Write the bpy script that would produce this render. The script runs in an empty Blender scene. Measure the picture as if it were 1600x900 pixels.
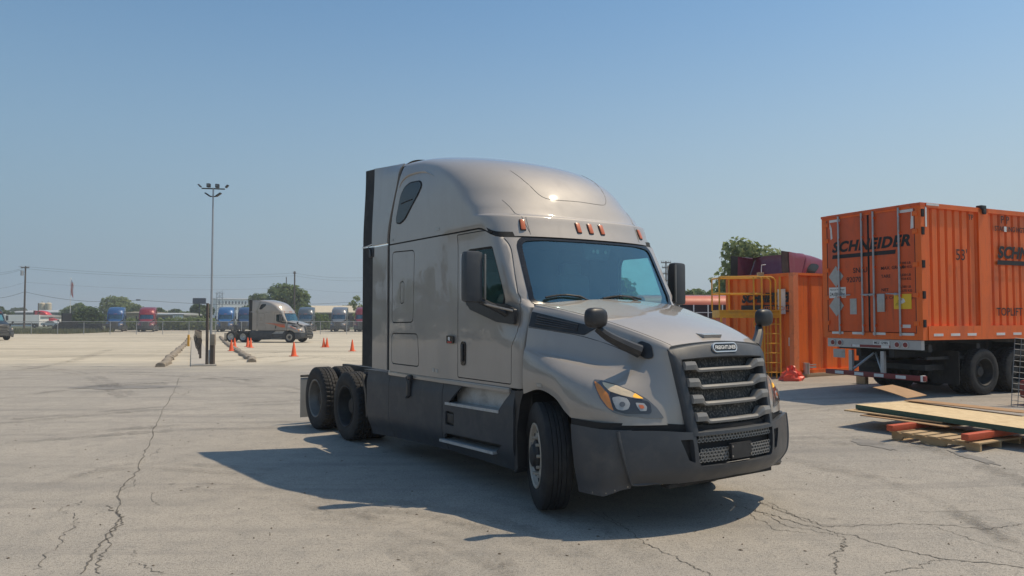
import bpy, bmesh, math, random
from math import sin, cos, pi, radians, sqrt, atan2, tan, exp, floor
from mathutils import Vector, Matrix
from mathutils.bvhtree import BVHTree

# ------------------------------------------------------------------ camera, sky, sun, exposure
scene = bpy.context.scene
COL = scene.collection
FPX, PITCH, EYE = 1163.0, 0.0385, 1.855
cam_d = bpy.data.cameras.new('camera'); cam = bpy.data.objects.new('camera', cam_d); COL.objects.link(cam)
cam_d.sensor_width = 36.0; cam_d.lens = 36.0*FPX/1600.0
cam_d.clip_start = 0.05; cam_d.clip_end = 9000.0
cam.location = (0, 0, EYE); cam.rotation_euler = (pi/2+PITCH, 0, 0)
scene.camera = cam

SUN_DIR = Vector((0.55, 0.128, 1.0)).normalized()
SUN_EL = math.asin(SUN_DIR.z); SUN_AZ = atan2(SUN_DIR.x, SUN_DIR.y)
world = bpy.data.worlds.new('World'); scene.world = world; world.use_nodes = True
wn = world.node_tree.nodes; wl = world.node_tree.links
bgn = wn['Background']
sky = wn.new('ShaderNodeTexSky'); sky.sky_type = 'NISHITA'; sky.sun_disc = False
sky.sun_elevation = SUN_EL; sky.sun_rotation = SUN_AZ
sky.altitude = 200; sky.air_density = 1.2; sky.dust_density = 1.0; sky.ozone_density = 6.0
SKY_S = 0.12
# smoky summer air: low down the sky fades to a grey-blue veil, paler on the sun's side
tcw = wn.new('ShaderNodeTexCoord'); sepw = wn.new('ShaderNodeSeparateXYZ'); wl.new(tcw.outputs['Generated'], sepw.inputs[0])
mrw = wn.new('ShaderNodeMapRange'); mrw.interpolation_type = 'SMOOTHSTEP'; wl.new(sepw.outputs[2], mrw.inputs[0])
mrw.inputs[1].default_value = .46; mrw.inputs[2].default_value = .0; mrw.inputs[3].default_value = 0; mrw.inputs[4].default_value = .96
mra = wn.new('ShaderNodeMapRange'); wl.new(sepw.outputs[0], mra.inputs[0]); mra.inputs[1].default_value = -.6; mra.inputs[2].default_value = .55
veil = wn.new('ShaderNodeMix'); veil.data_type = 'RGBA'; wl.new(mra.outputs[0], veil.inputs[0])
veil.inputs[6].default_value = (.255/SKY_S, .352/SKY_S, .452/SKY_S, 1); veil.inputs[7].default_value = (.47/SKY_S, .55/SKY_S, .60/SKY_S, 1)
mixw = wn.new('ShaderNodeMix'); mixw.data_type = 'RGBA'; wl.new(mrw.outputs[0], mixw.inputs[0]); hue = wn.new('ShaderNodeMix'); hue.data_type = 'RGBA'; hue.blend_type = 'MULTIPLY'; hue.inputs[0].default_value = 1; hue.inputs[7].default_value = (.95, 1.07, 1.0, 1); wl.new(sky.outputs[0], hue.inputs[6]); wl.new(hue.outputs[2], mixw.inputs[6]); wl.new(veil.outputs[2], mixw.inputs[7])
wl.new(mixw.outputs[2], bgn.inputs[0]); bgn.inputs[1].default_value = SKY_S
sun_d = bpy.data.lights.new('sun', 'SUN'); sun = bpy.data.objects.new('sun', sun_d); COL.objects.link(sun)
sun_d.energy = 3.6; sun_d.angle = radians(0.55); sun_d.color = (1.0, 0.84, 0.62)
sun.rotation_euler = SUN_DIR.to_track_quat('Z', 'Y').to_euler()
sun.location = (30, 10, 60)
vs = scene.view_settings
scene.display_settings.display_device = 'sRGB'
vs.view_transform = 'Standard'; vs.look = 'None'; vs.exposure = 0.0; vs.gamma = 1.0
try: vs.use_curve_mapping = False
except Exception: pass
scene.render.engine = 'CYCLES'
scene.cycles.use_denoising = True
scene.cycles.max_bounces = 8; scene.cycles.transparent_max_bounces = 12
scene.cycles.caustics_reflective = False; scene.cycles.caustics_refractive = False

# ------------------------------------------------------------------ materials
def _mix(nt, a, b, fac):
    m = nt.nodes.new('ShaderNodeMix'); m.data_type = 'RGBA'
    for sock, v in ((m.inputs[6], a), (m.inputs[7], b), (m.inputs[0], fac)):
        if hasattr(v, 'is_output'): nt.links.new(v, sock)
        elif isinstance(v, (int, float)): sock.default_value = v
        else: sock.default_value = (*v[:3], 1)
    return m.outputs[2]
def _noise(nt, scale, detail=4, rough=.6, vec=None, dist=0):
    n = nt.nodes.new('ShaderNodeTexNoise'); n.inputs['Scale'].default_value = scale
    n.inputs['Detail'].default_value = detail; n.inputs['Roughness'].default_value = rough
    n.inputs['Distortion'].default_value = dist
    if vec is not None: nt.links.new(vec, n.inputs['Vector'])
    return n.outputs['Fac']
def _ramp(nt, fac, lo, hi):
    m = nt.nodes.new('ShaderNodeMapRange'); m.inputs[1].default_value = lo; m.inputs[2].default_value = hi
    nt.links.new(fac, m.inputs[0]); return m.outputs[0]
def _coord(nt, scale=(1, 1, 1), kind='Object', rot=(0, 0, 0)):
    t = nt.nodes.new('ShaderNodeTexCoord'); m = nt.nodes.new('ShaderNodeMapping')
    m.inputs['Scale'].default_value = scale; m.inputs['Rotation'].default_value = rot
    nt.links.new(t.outputs[kind], m.inputs[0]); return m.outputs[0]
def _mul(nt, a, b, op='MULTIPLY'):
    m = nt.nodes.new('ShaderNodeMath'); m.operation = op
    for s, v in ((m.inputs[0], a), (m.inputs[1], b)):
        if hasattr(v, 'is_output'): nt.links.new(v, s)
        else: s.default_value = v
    return m.outputs[0]
def _bump(nt, h, strength, dist=.01):
    b = nt.nodes.new('ShaderNodeBump'); b.inputs['Strength'].default_value = strength; b.inputs['Distance'].default_value = dist
    nt.links.new(h, b.inputs['Height']); return b.outputs[0]
def base_mat(name):
    m = bpy.data.materials.new(name); m.use_nodes = True
    return m, m.node_tree, m.node_tree.nodes['Principled BSDF']
def mat(name, col, rough=.6, metal=0, var=.15, vscale=6, dirt=None, damt=.5, dscale=2.5, bump=0, bscale=60, coat=0, stretch=(1, 1, 1), spec=.5, streak=None):
    m, nt, b = base_mat(name)
    v = _coord(nt, stretch)
    n = _noise(nt, vscale, 5, .6, v)
    lo = [c*(1-var) for c in col]; hi = [min(1, c*(1+var)) for c in col]
    c = _mix(nt, lo, hi, n)
    if dirt:
        d = _ramp(nt, _noise(nt, dscale, 8, .65, v, .3), .48, .72)
        c = _mix(nt, c, dirt, _mul(nt, d, damt))
    if streak:
        s1 = _ramp(nt, _noise(nt, 1, 6, .7, _coord(nt, (7, 7, .35))), .55, .72); s2 = _ramp(nt, _noise(nt, 1.1, 4, .6, _coord(nt)), .42, .6)
        c = _mix(nt, c, streak, _mul(nt, _mul(nt, s1, s2), .6))
        sp_ = _ramp(nt, _noise(nt, 16, 5, .7, _coord(nt)), .66, .72); c = _mix(nt, c, streak, _mul(nt, sp_, .7))
    nt.links.new(c, b.inputs['Base Color'])
    b.inputs['Metallic'].default_value = metal
    b.inputs['Specular IOR Level'].default_value = spec
    r = _ramp(nt, _noise(nt, vscale*1.7, 5, .6, v), 0, 1)
    rr = nt.nodes.new('ShaderNodeMapRange'); nt.links.new(r, rr.inputs[0])
    rr.inputs[3].default_value = max(.02, rough-.1); rr.inputs[4].default_value = min(1, rough+.1)
    nt.links.new(rr.outputs[0], b.inputs['Roughness'])
    if coat: b.inputs['Coat Weight'].default_value = coat; b.inputs['Coat Roughness'].default_value = .06
    if bump: nt.links.new(_bump(nt, _noise(nt, bscale, 4, .6, v), bump), b.inputs['Normal'])
    return m
def paint(name, col, metal=.35, rough=.38, coat=.6, dirt=(.25, .22, .185), damt=.5, wave=.035):
    m, nt, b = base_mat(name)
    v = _coord(nt)
    c = _mix(nt, [x*.93 for x in col], [x*1.06 for x in col], _noise(nt, 3, 5, .6, v))
    # road dust: patchy, heavier low on the body where spray lands
    sep = nt.nodes.new('ShaderNodeSeparateXYZ'); t = nt.nodes.new('ShaderNodeTexCoord'); nt.links.new(t.outputs['Object'], sep.inputs[0])
    low = _ramp(nt, sep.outputs[2], 1.75, .8)
    d = _ramp(nt, _noise(nt, 2.2, 9, .7, v, .4), .42, .75)
    dv = _ramp(nt, _noise(nt, 3.2, 7, .7, _coord(nt, (1, 1, .22)), .8), .5, .66)
    dd = _mul(nt, _mul(nt, _mul(nt, d, .22), _mul(nt, dv, .2), 'ADD'), _mul(nt, low, .6), 'ADD')
    c = _mix(nt, c, dirt, _mul(nt, dd, damt))
    nt.links.new(c, b.inputs['Base Color']); b.inputs['Metallic'].default_value = metal
    r = nt.nodes.new('ShaderNodeMapRange'); nt.links.new(dd, r.inputs[0]); r.inputs[3].default_value = rough-.02; r.inputs[4].default_value = rough+.12
    nt.links.new(r.outputs[0], b.inputs['Roughness'])
    b.inputs['Coat Weight'].default_value = coat; b.inputs['Coat Roughness'].default_value = .05; b.inputs['Coat IOR'].default_value = 1.6
    bm_ = _bump(nt, _noise(nt, 2.3, 3, .5, v), wave, .1)
    nt.links.new(bm_, b.inputs['Coat Normal']); b.inputs['Specular IOR Level'].default_value = .3
    return m
def glass(name, tint, refl=.06, rough=.02, haze=(.1, .1, .1), hazef=0):
    m = bpy.data.materials.new(name); m.use_nodes = True; nt = m.node_tree; nt.nodes.clear()
    o = nt.nodes.new('ShaderNodeOutputMaterial')
    tr = nt.nodes.new('ShaderNodeBsdfTransparent'); tr.inputs[0].default_value = (*tint, 1)
    gl = nt.nodes.new('ShaderNodeBsdfGlossy'); gl.inputs['Roughness'].default_value = rough
    gl.inputs[0].default_value = (.62, .9, .97, 1)
    fr = nt.nodes.new('ShaderNodeFresnel'); fr.inputs[0].default_value = 1.5
    ge = nt.nodes.new('ShaderNodeNewGeometry'); f = _mul(nt, _mul(nt, fr.outputs[0], refl, 'ADD'), _mul(nt, 1.0, ge.outputs['Backfacing'], 'SUBTRACT'))
    mx = nt.nodes.new('ShaderNodeMixShader'); nt.links.new(f, mx.inputs[0]); nt.links.new(tr.outputs[0], mx.inputs[1]); nt.links.new(gl.outputs[0], mx.inputs[2])
    out = mx.outputs[0]
    if hazef:
        df = nt.nodes.new('ShaderNodeBsdfDiffuse'); df.inputs[0].default_value = (*haze, 1)
        m2 = nt.nodes.new('ShaderNodeMixShader')
        h = _mul(nt, _ramp(nt, _noise(nt, 5, 6, .6, _coord(nt)), .2, .9), hazef)
        nt.links.new(h, m2.inputs[0]); nt.links.new(out, m2.inputs[1]); nt.links.new(df.outputs[0], m2.inputs[2]); out = m2.outputs[0]
    nt.links.new(out, o.inputs[0]); return m
def glow(name, col, strength):
    m, nt, b = base_mat(name); b.inputs['Base Color'].default_value = (*col, 1)
    b.inputs['Emission Color'].default_value = (*col, 1); b.inputs['Emission Strength'].default_value = strength
    b.inputs['Roughness'].default_value = .3
    return m
def leafmat(name, c1, c2):
    m, nt, b = base_mat(name)
    v = _coord(nt)
    oi = nt.nodes.new('ShaderNodeNewGeometry')
    c = _mix(nt, c1, c2, oi.outputs['Random Per Island'])
    nt.links.new(c, b.inputs['Base Color']); b.inputs['Roughness'].default_value = .65
    b.inputs['Specular IOR Level'].default_value = .25
    tl = nt.nodes.new('ShaderNodeBsdfTranslucent'); mx = nt.nodes.new('ShaderNodeMixShader'); mx.inputs[0].default_value = .42
    c3 = _mix(nt, [min(1, x*1.5) for x in c1], [min(1, x*1.6) for x in c2], oi.outputs['Random Per Island']); nt.links.new(c3, tl.inputs[0])
    nt.links.new(b.outputs[0], mx.inputs[1]); nt.links.new(tl.outputs[0], mx.inputs[2]); nt.links.new(mx.outputs[0], nt.nodes['Material Output'].inputs[0])
    return m

M = {}
M['silver'] = paint('silver_beige_paint', (.375, .342, .308), .28, .6, 1.0)
M['dkplastic'] = mat('dark_grey_plastic', (.038, .044, .053), .5, 0, .18, 5, (.12, .115, .105), .4, 2.6, .12, 220)
M['bumper'] = mat('bumper_plastic', (.054, .059, .067), .42, 0, .18, 5, (.13, .12, .11), .5, 3.5, .1, 220)
M['rubber'] = mat('black_rubber', (.013, .013, .014), .75, 0, .2, 8, (.06, .055, .047), .5, 5, .15, 90)
M['blackpl'] = mat('black_plastic', (.02, .021, .024), .45, 0, .2, 6, (.09, .085, .08), .3, 5)
M['blackgl'] = mat('gloss_black_trim', (.012, .013, .016), .22, 0, .1)
M['grillebar'] = mat('grille_bar_plastic', (.22, .215, .205), .48, 0, .12, 7, (.33, .3, .26), .6, 6, .1, 150)
M['chassis'] = mat('chassis_black', (.024, .025, .027), .6, .2, .25, 6, (.1, .09, .075), .5, 4)
M['alu'] = mat('worn_aluminium', (.38, .35, .31), .45, .6, .2, 9, (.16, .13, .1), .7, 7, .1, 80)
M['tread'] = mat('diamond_tread_plate', (.5, .5, .49), .5, .3, .2, 30, (.18, .16, .14), .5, 6, .4, 120)
M['rimgrey'] = mat('dull_steel_rim', (.2, .195, .185), .5, .45, .2, 9, (.14, .12, .1), .6, 6)
M['chrome'] = mat('badge_chrome', (.72, .72, .72), .35, .5, .05)
M['seam'] = mat('seam_shadow_gap', (.012, .012, .013), .8, 0, .1)
M['interior'] = mat('cab_interior', (.035, .036, .04), .75, 0, .15)
M['dash'] = mat('dashboard', (.15, .155, .155), .6, 0, .15)
M['seat'] = mat('seat_fabric', (.13, .135, .14), .85, 0, .2, 20)
M['wsglass'] = glass('windshield_glass', (.72, .93, .92), .16, .015, (.12, .2, .25), .1)
M['doorglass'] = glass('door_glass', (.74, .92, .9), .0, .015)
M['sleepglass'] = mat('dark_sleeper_glass', (.012, .014, .016), .08, 0, .05, spec=.6)
M['amber'] = mat('amber_lens', (.6, .15, .05), .3, 0, .12, 20, coat=.4)
M['drl'] = mat('running_light_strip', (.78, .62, .42), .25, 0, .1, 20, coat=.6)
M['frontrim'] = mat('front_alloy_rim', (.52, .47, .4), .42, .25, .15, 9, (.2, .16, .12), .45, 8, .1, 80)
M['marker'] = mat('amber_marker', (.72, .25, .05), .25, 0, .15, 25, coat=.7)
M['lensring'] = mat('lamp_inner_dark', (.04, .04, .045), .2, 0, .1, 20, coat=.7)
M['drlend'] = glow('lit_amber_end', (1.0, .5, .06), .5)
M['softseam'] = mat('soft_body_seam', (.15, .14, .125), .7, 0, .1)
M['lens'] = mat('clear_lens_grey', (.13, .13, .13), .2, .1, .15, 20, coat=.9)
M['lampin'] = mat('lamp_reflector', (.42, .41, .39), .3, .2, .25, 30, coat=.5)
M['white'] = mat('white_print', (.74, .73, .7), .6, 0, .08, 10, (.4, .36, .3), .4, 4)
M['black'] = mat('black_print', (.016, .016, .017), .7, 0, .15)
M['red'] = mat('red_print', (.45, .04, .03), .5, 0, .12)
M['amberside'] = M['amber']
M['flap'] = mat('mud_flap_rubber', (.3, .3, .29), .7, 0, .2, 5)
M['orange'] = mat('orange_container_paint', (.84, .145, .01), .5, 0, .14, 2.2, (.45, .085, .025), .6, 1.3, .08, 40, stretch=(1, 1, .35), streak=(.2, .06, .03))
M['orangedk'] = mat('orange_door_paint', (.68, .098, .014), .5, 0, .16, 2.5, (.34, .07, .028), .5, 1.6, .06, 40, stretch=(1, 1, .4), streak=(.16, .05, .03))
M['orangeold'] = mat('weathered_orange_paint', (.88, .18, .015), .6, 0, .2, 1.8, (.3, .09, .035), .7, 1.4, .1, 40, stretch=(1, 1, .25), streak=(.14, .055, .03))
M['rodsteel'] = mat('galvanised_rod', (.42, .44, .46), .45, .6, .15, 12, (.25, .16, .1), .5, 5)
M['placard'] = mat('grey_placard', (.42, .42, .4), .5, .3, .12, 12, (.28, .24, .2), .5, 7)
M['yellow'] = mat('yellow_safety_paint', (.72, .36, .02), .5, 0, .12, 5, (.35, .2, .08), .5, 3)
M['yellowst'] = mat('yellow_sticker', (.8, .5, .02), .5, 0, .08)
M['galv'] = mat('galvanised_steel', (.42, .43, .44), .45, .6, .15, 6)
M['litpost'] = mat('lit_worn_post_paint', (.80, .27, .11), .65, 0, .2, 3, (.35, .13, .07), .7, 3, .1, 40, streak=(.14, .055, .03))  # worn orange, made paler to stand for the light on the near post
M['darkwire'] = mat('dull_wire', (.2, .205, .21), .5, .5, .15, 6)
M['wood'] = mat('old_wood', (.10, .08, .065), .8, 0, .3, 3, (.12, .08, .06), .4, 4, .2, 60, stretch=(1, 8, 8))
M['palletwood'] = mat('pallet_wood', (.5, .35, .19), .8, 0, .25, 4, (.25, .17, .1), .4, 4, .2, 60, stretch=(1, 6, 6))
M['plywood'] = mat('brown_plywood', (.4, .24, .12), .75, 0, .2, 4, (.25, .15, .08), .4, 3, .1, 50)
M['cone'] = mat('cone_orange', (.85, .12, .025), .55, 0, .1)
M['concrete'] = mat('concrete_block', (.3, .25, .19), .9, 0, .3, 5, (.13, .105, .08), .8, 4, .3, 40)
M['paleconc'] = mat('pale_concrete', (.44, .4, .34), .9, 0, .15, 3, (.36, .32, .27), .5, 2, .2, 40)
M['timber'] = mat('pale_timber', (.4, .33, .24), .85, 0, .25, 4, None, 0, 1, .2, 50, stretch=(1, 8, 8))
# ------------------------------------------------------------------ mesh helpers
class MB:
    def __init__(s): s.v = []; s.f = []; s.mi = []; s.m = 0
    def add(s, vs, fs):
        o = len(s.v); s.v += [tuple(v) for v in vs]
        for f in fs: s.f.append(tuple(i+o for i in f)); s.mi.append(s.m)
        return o
    def box(s, c, d, rot=None, bev=0.0):
        x, y, z = d[0]/2, d[1]/2, d[2]/2
        b = min(bev, x*.9, y*.9, z*.9)
        vs = []; fs = []
        if b <= 0:
            vs = [(sx*x, sy*y, sz*z) for sx in (-1, 1) for sy in (-1, 1) for sz in (-1, 1)]
            fs = [(0, 1, 3, 2), (4, 6, 7, 5), (0, 4, 5, 1), (2, 3, 7, 6), (0, 2, 6, 4), (1, 5, 7, 3)]
        else:
            bm = bmesh.new(); bmesh.ops.create_cube(bm, size=1)
            for v in bm.verts: v.co = Vector((v.co.x*2*x, v.co.y*2*y, v.co.z*2*z))
            bmesh.ops.bevel(bm, geom=bm.edges[:], offset=b, segments=2, affect='EDGES', profile=.6)
            bm.verts.index_update()
            vs = [v.co.copy() for v in bm.verts]; fs = [[v.index for v in f.verts] for f in bm.faces]; bm.free()
        R = rot if rot is not None else Matrix.Identity(3)
        vs = [R @ Vector(v) + Vector(c) for v in vs]
        s.add(vs, fs); return s
    def tube(s, pts, r, n=8, cap=True):
        pts = [Vector(p) for p in pts]; rs = r if isinstance(r, (list, tuple)) else [r]*len(pts)
        rings = []
        up = None
        for i, p in enumerate(pts):
            t = (pts[min(i+1, len(pts)-1)] - pts[max(i-1, 0)]).normalized()
            if up is None:
                up = Vector((0, 0, 1)) if abs(t.z) < .9 else Vector((1, 0, 0))
            a = t.cross(up).normalized(); b = a.cross(t).normalized(); up = b
            rings.append([p + (a*cos(2*pi*k/n) + b*sin(2*pi*k/n))*rs[i] for k in range(n)])
        vs = [v for R in rings for v in R]
        fs = [(i*n+k, i*n+(k+1) % n, (i+1)*n+(k+1) % n, (i+1)*n+k) for i in range(len(pts)-1) for k in range(n)]
        if cap: fs += [tuple(range(n))[::-1], tuple((len(pts)-1)*n+k for k in range(n))]
        s.add(vs, fs); return s
    def lathe(s, prof, n=48, c=(0, 0, 0), axis='y', rfn=None, closed=False):
        # prof: (radius, along)
        vs = []
        for j, (r, a) in enumerate(prof):
            for k in range(n):
                t = 2*pi*k/n; rr = r if rfn is None else rfn(r, a, j, k)
                if axis == 'y': p = (rr*sin(t), a, rr*cos(t))
                elif axis == 'z': p = (rr*cos(t), rr*sin(t), a)
                else: p = (a, rr*cos(t), rr*sin(t))
                vs.append((p[0]+c[0], p[1]+c[1], p[2]+c[2]))
        m = len(prof)
        fs = [(j*n+k, j*n+(k+1) % n, ((j+1) % m)*n+(k+1) % n, ((j+1) % m)*n+k) for j in range(m if closed else m-1) for k in range(n)]
        s.add(vs, fs); return s
    def prism(s, poly, o, e1, e2, d, caps=True):
        # polygon (a,b) in basis e1,e2 at o, extruded by vector d
        o, e1, e2, d = Vector(o), Vector(e1), Vector(e2), Vector(d); n = len(poly)
        vs = [o+e1*a+e2*b for a, b in poly] + [o+e1*a+e2*b+d for a, b in poly]
        fs = [(k, (k+1) % n, n+(k+1) % n, n+k) for k in range(n)]
        if caps: fs += [tuple(range(n))[::-1], tuple(range(n, 2*n))]
        s.add(vs, fs); return s
    def grid(s, P, flip=False, closed_u=False):
        r, c = len(P), len(P[0]); vs = [p for R in P for p in R]; fs = []
        for i in range(r-1):
            for j in range(c if closed_u else c-1):
                f = (i*c+j, i*c+(j+1) % c, (i+1)*c+(j+1) % c, (i+1)*c+j)
                fs.append(f[::-1] if flip else f)
        s.add(vs, fs); return s
    def disc(s, c, r, nrm, n=20, th=.004):
        nrm = Vector(nrm).normalized(); a = nrm.orthogonal().normalized(); b = nrm.cross(a)
        s.prism([(r*cos(2*pi*k/n), r*sin(2*pi*k/n)) for k in range(n)], c, a, b, nrm*th); return s
    def mesh(s, name, mats, smooth=35, recalc=True):
        me = bpy.data.meshes.new(name); me.from_pydata(s.v, [], s.f)
        mats = mats if isinstance(mats, (list, tuple)) else [mats]
        for m in mats: me.materials.append(m)
        if len(mats) > 1: me.polygons.foreach_set('material_index', s.mi)
        if recalc:
            bm = bmesh.new(); bm.from_mesh(me); bmesh.ops.recalc_face_normals(bm, faces=bm.faces[:]); bm.to_mesh(me); bm.free()
        if smooth: shade(me, smooth)
        return me
    def build(s, name, mats, parent=None, smooth=35, recalc=True):
        return link(name, s.mesh(name, mats, smooth, recalc), parent)
def shade(me, ang):
    me.polygons.foreach_set('use_smooth', [True]*len(me.polygons))
    me.update()
    try: me.set_sharp_from_angle(angle=radians(ang))
    except Exception: pass
def link(name, data, parent=None):
    o = bpy.data.objects.new(name, data); COL.objects.link(o)
    if parent is not None: o.parent = parent
    return o
def tag(o, label=None, cat=None, group=None, kind=None):
    if label: o['label'] = label
    if cat: o['category'] = cat
    if group: o['group'] = group
    if kind: o['kind'] = kind
    return o
def thing(name, label, cat, loc=(0, 0, 0), rz=0, group=None):
    o = bpy.data.objects.new(name, None); COL.objects.link(o); o.empty_display_size = .2
    o.location = loc; o.rotation_euler = (0, 0, rz)
    return tag(o, label, cat, group)
def copy_tree(o, parent=None, keep=None, swap=None, depth=0):
    c = o.copy(); COL.objects.link(c)
    if parent is not None: c.parent = parent
    if swap and c.type == 'MESH':
        for i, sl in enumerate(c.material_slots):
            if sl.material and sl.material.name in swap:
                nm = swap[sl.material.name]; sl.link = 'OBJECT'; sl.material = nm
    for ch in list(o.children):
        if depth == 0 and keep is not None and ch.name.split('.')[0] not in keep: continue
        copy_tree(ch, c, keep, swap, depth+1)
    return c
def lerp(a, b, t): return a+(b-a)*t
def ss(a, b, x):
    t = max(0., min(1., (x-a)/(b-a))); return t*t*(3-2*t)
def interp(tab, x):
    if x <= tab[0][0]: return tab[0][1]
    for (a, b), (c, d) in zip(tab, tab[1:]):
        if x <= c: return b+(d-b)*(x-a)/(c-a)
    return tab[-1][1]
def cat1(p, t):   # Catmull-Rom through a list of Vectors, t in [0, n-1]
    n = len(p); i = min(int(t), n-2); f = t-i
    p1, p2 = p[i], p[i+1]
    p0 = p[i-1] if i > 0 else p1*2-p2
    p3 = p[i+2] if i+2 < n else p2*2-p1
    return .5*((2*p1)+(p2-p0)*f+(2*p0-5*p1+4*p2-p3)*f*f+(3*p1-p0-3*p2+p3)*f**3)
def curve_pts(pts, n, closed=False):
    p = [Vector(q) for q in pts]
    return [cat1(p, i*(len(p)-1)/(n-1)) for i in range(n)]
def round_poly(pts, r, seg=5):
    out = []; n = len(pts)
    rr = r if isinstance(r, (list, tuple)) else [r]*n
    for i in range(n):
        p = Vector(pts[i]).to_2d(); a = Vector(pts[i-1]).to_2d(); b = Vector(pts[(i+1) % n]).to_2d()
        d1 = a-p; d2 = b-p; q = min(rr[i], d1.length*.45, d2.length*.45)
        if q <= 1e-5: out.append(tuple(p)); continue
        s0 = p+d1.normalized()*q; s1 = p+d2.normalized()*q
        for k in range(seg+1):
            t = k/seg; out.append(tuple(s0*(1-t)**2+p*2*t*(1-t)+s1*t*t))
    return out
def offset_poly(poly, d):   # + grows the polygon
    n = len(poly); A = sum(poly[i-1][0]*poly[i][1]-poly[i][0]*poly[i-1][1] for i in range(n)); sg = 1 if A > 0 else -1
    out = []
    for i in range(n):
        p = Vector(poly[i]).to_2d(); a = Vector(poly[i-1]).to_2d(); b = Vector(poly[(i+1) % n]).to_2d()
        t1 = (p-a).normalized(); t2 = (b-p).normalized()
        n1 = Vector((t1.y, -t1.x))*sg; n2 = Vector((t2.y, -t2.x))*sg
        m = (n1+n2); m = m.normalized() if m.length > 1e-6 else n1
        out.append(tuple(p+m*d/max(.5, m.dot(n1))))
    return out
def evaluated(o):
    bpy.context.view_layer.update()
    dg = bpy.context.evaluated_depsgraph_get()
    return bpy.data.meshes.new_from_object(o.evaluated_get(dg))
def tmp_obj(me): return link('tmp', me)
def drop(o):
    me = o.data; bpy.data.objects.remove(o)
    if me and me.users == 0:
        if isinstance(me, bpy.types.Mesh): bpy.data.meshes.remove(me)
def boolean(me, cutters, op='DIFFERENCE', solid=None, ang=35):
    """me: mesh (copied); cutters: list of (MB or mesh); returns a new mesh"""
    o = tmp_obj(me.copy()); tmps = []
    if solid:
        m = o.modifiers.new('s', 'SOLIDIFY'); m.thickness = solid; m.offset = -1; m.use_even_offset = False
    for c in cutters:
        cm = c.mesh('cut', M['seam'], 0) if isinstance(c, MB) else c
        co = tmp_obj(cm); tmps.append(co)
        b = o.modifiers.new('b', 'BOOLEAN'); b.object = co; b.operation = op; b.solver = 'EXACT'
    r = evaluated(o)
    for t in tmps: drop(t)
    drop(o)
    while len(r.materials) > 1: r.materials.pop()
    r.polygons.foreach_set('material_index', [0]*len(r.polygons))
    shade(r, ang); return r
def setmat(me, m):
    me.materials.clear(); me.materials.append(m); return me
def union_prisms(prs):
    return prs
def text_mesh(body, size, mat_, ext=.002, shear=0, bold=0, align='LEFT', sx=1.0, spacing=1.0):
    cu = bpy.data.curves.new('t', 'FONT'); cu.body = body; cu.size = size; cu.extrude = ext; cu.shear = shear; cu.offset = bold
    cu.align_x = align; cu.space_character = spacing; cu.resolution_u = 3
    o = link('tmp', cu); me = evaluated(o); bpy.data.objects.remove(o); bpy.data.curves.remove(cu)
    for v in me.vertices: v.co.x *= sx
    me.materials.clear(); me.materials.append(mat_); return me
def place_text(name, me, o, ex, ez, parent=None):
    # text x axis -> ex, text y axis -> ez, at o
    ex = Vector(ex).normalized(); ez = Vector(ez).normalized(); n = ex.cross(ez)
    R = Matrix((ex, ez, n)).transposed()
    for v in me.vertices: v.co = R @ v.co + Vector(o)
    return link(name, me, parent)
def px(u, Z): return (u-800.0)/FPX*Z
def pz(v, Z): return EYE - Z*tan(0) + (450+FPX*tan(PITCH)-v)/FPX*Z
def zg(x, y):
    return -.55*ss(22, 72, y) + .13*ss(3, 9, x)*(1-ss(40, 70, y))
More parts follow.
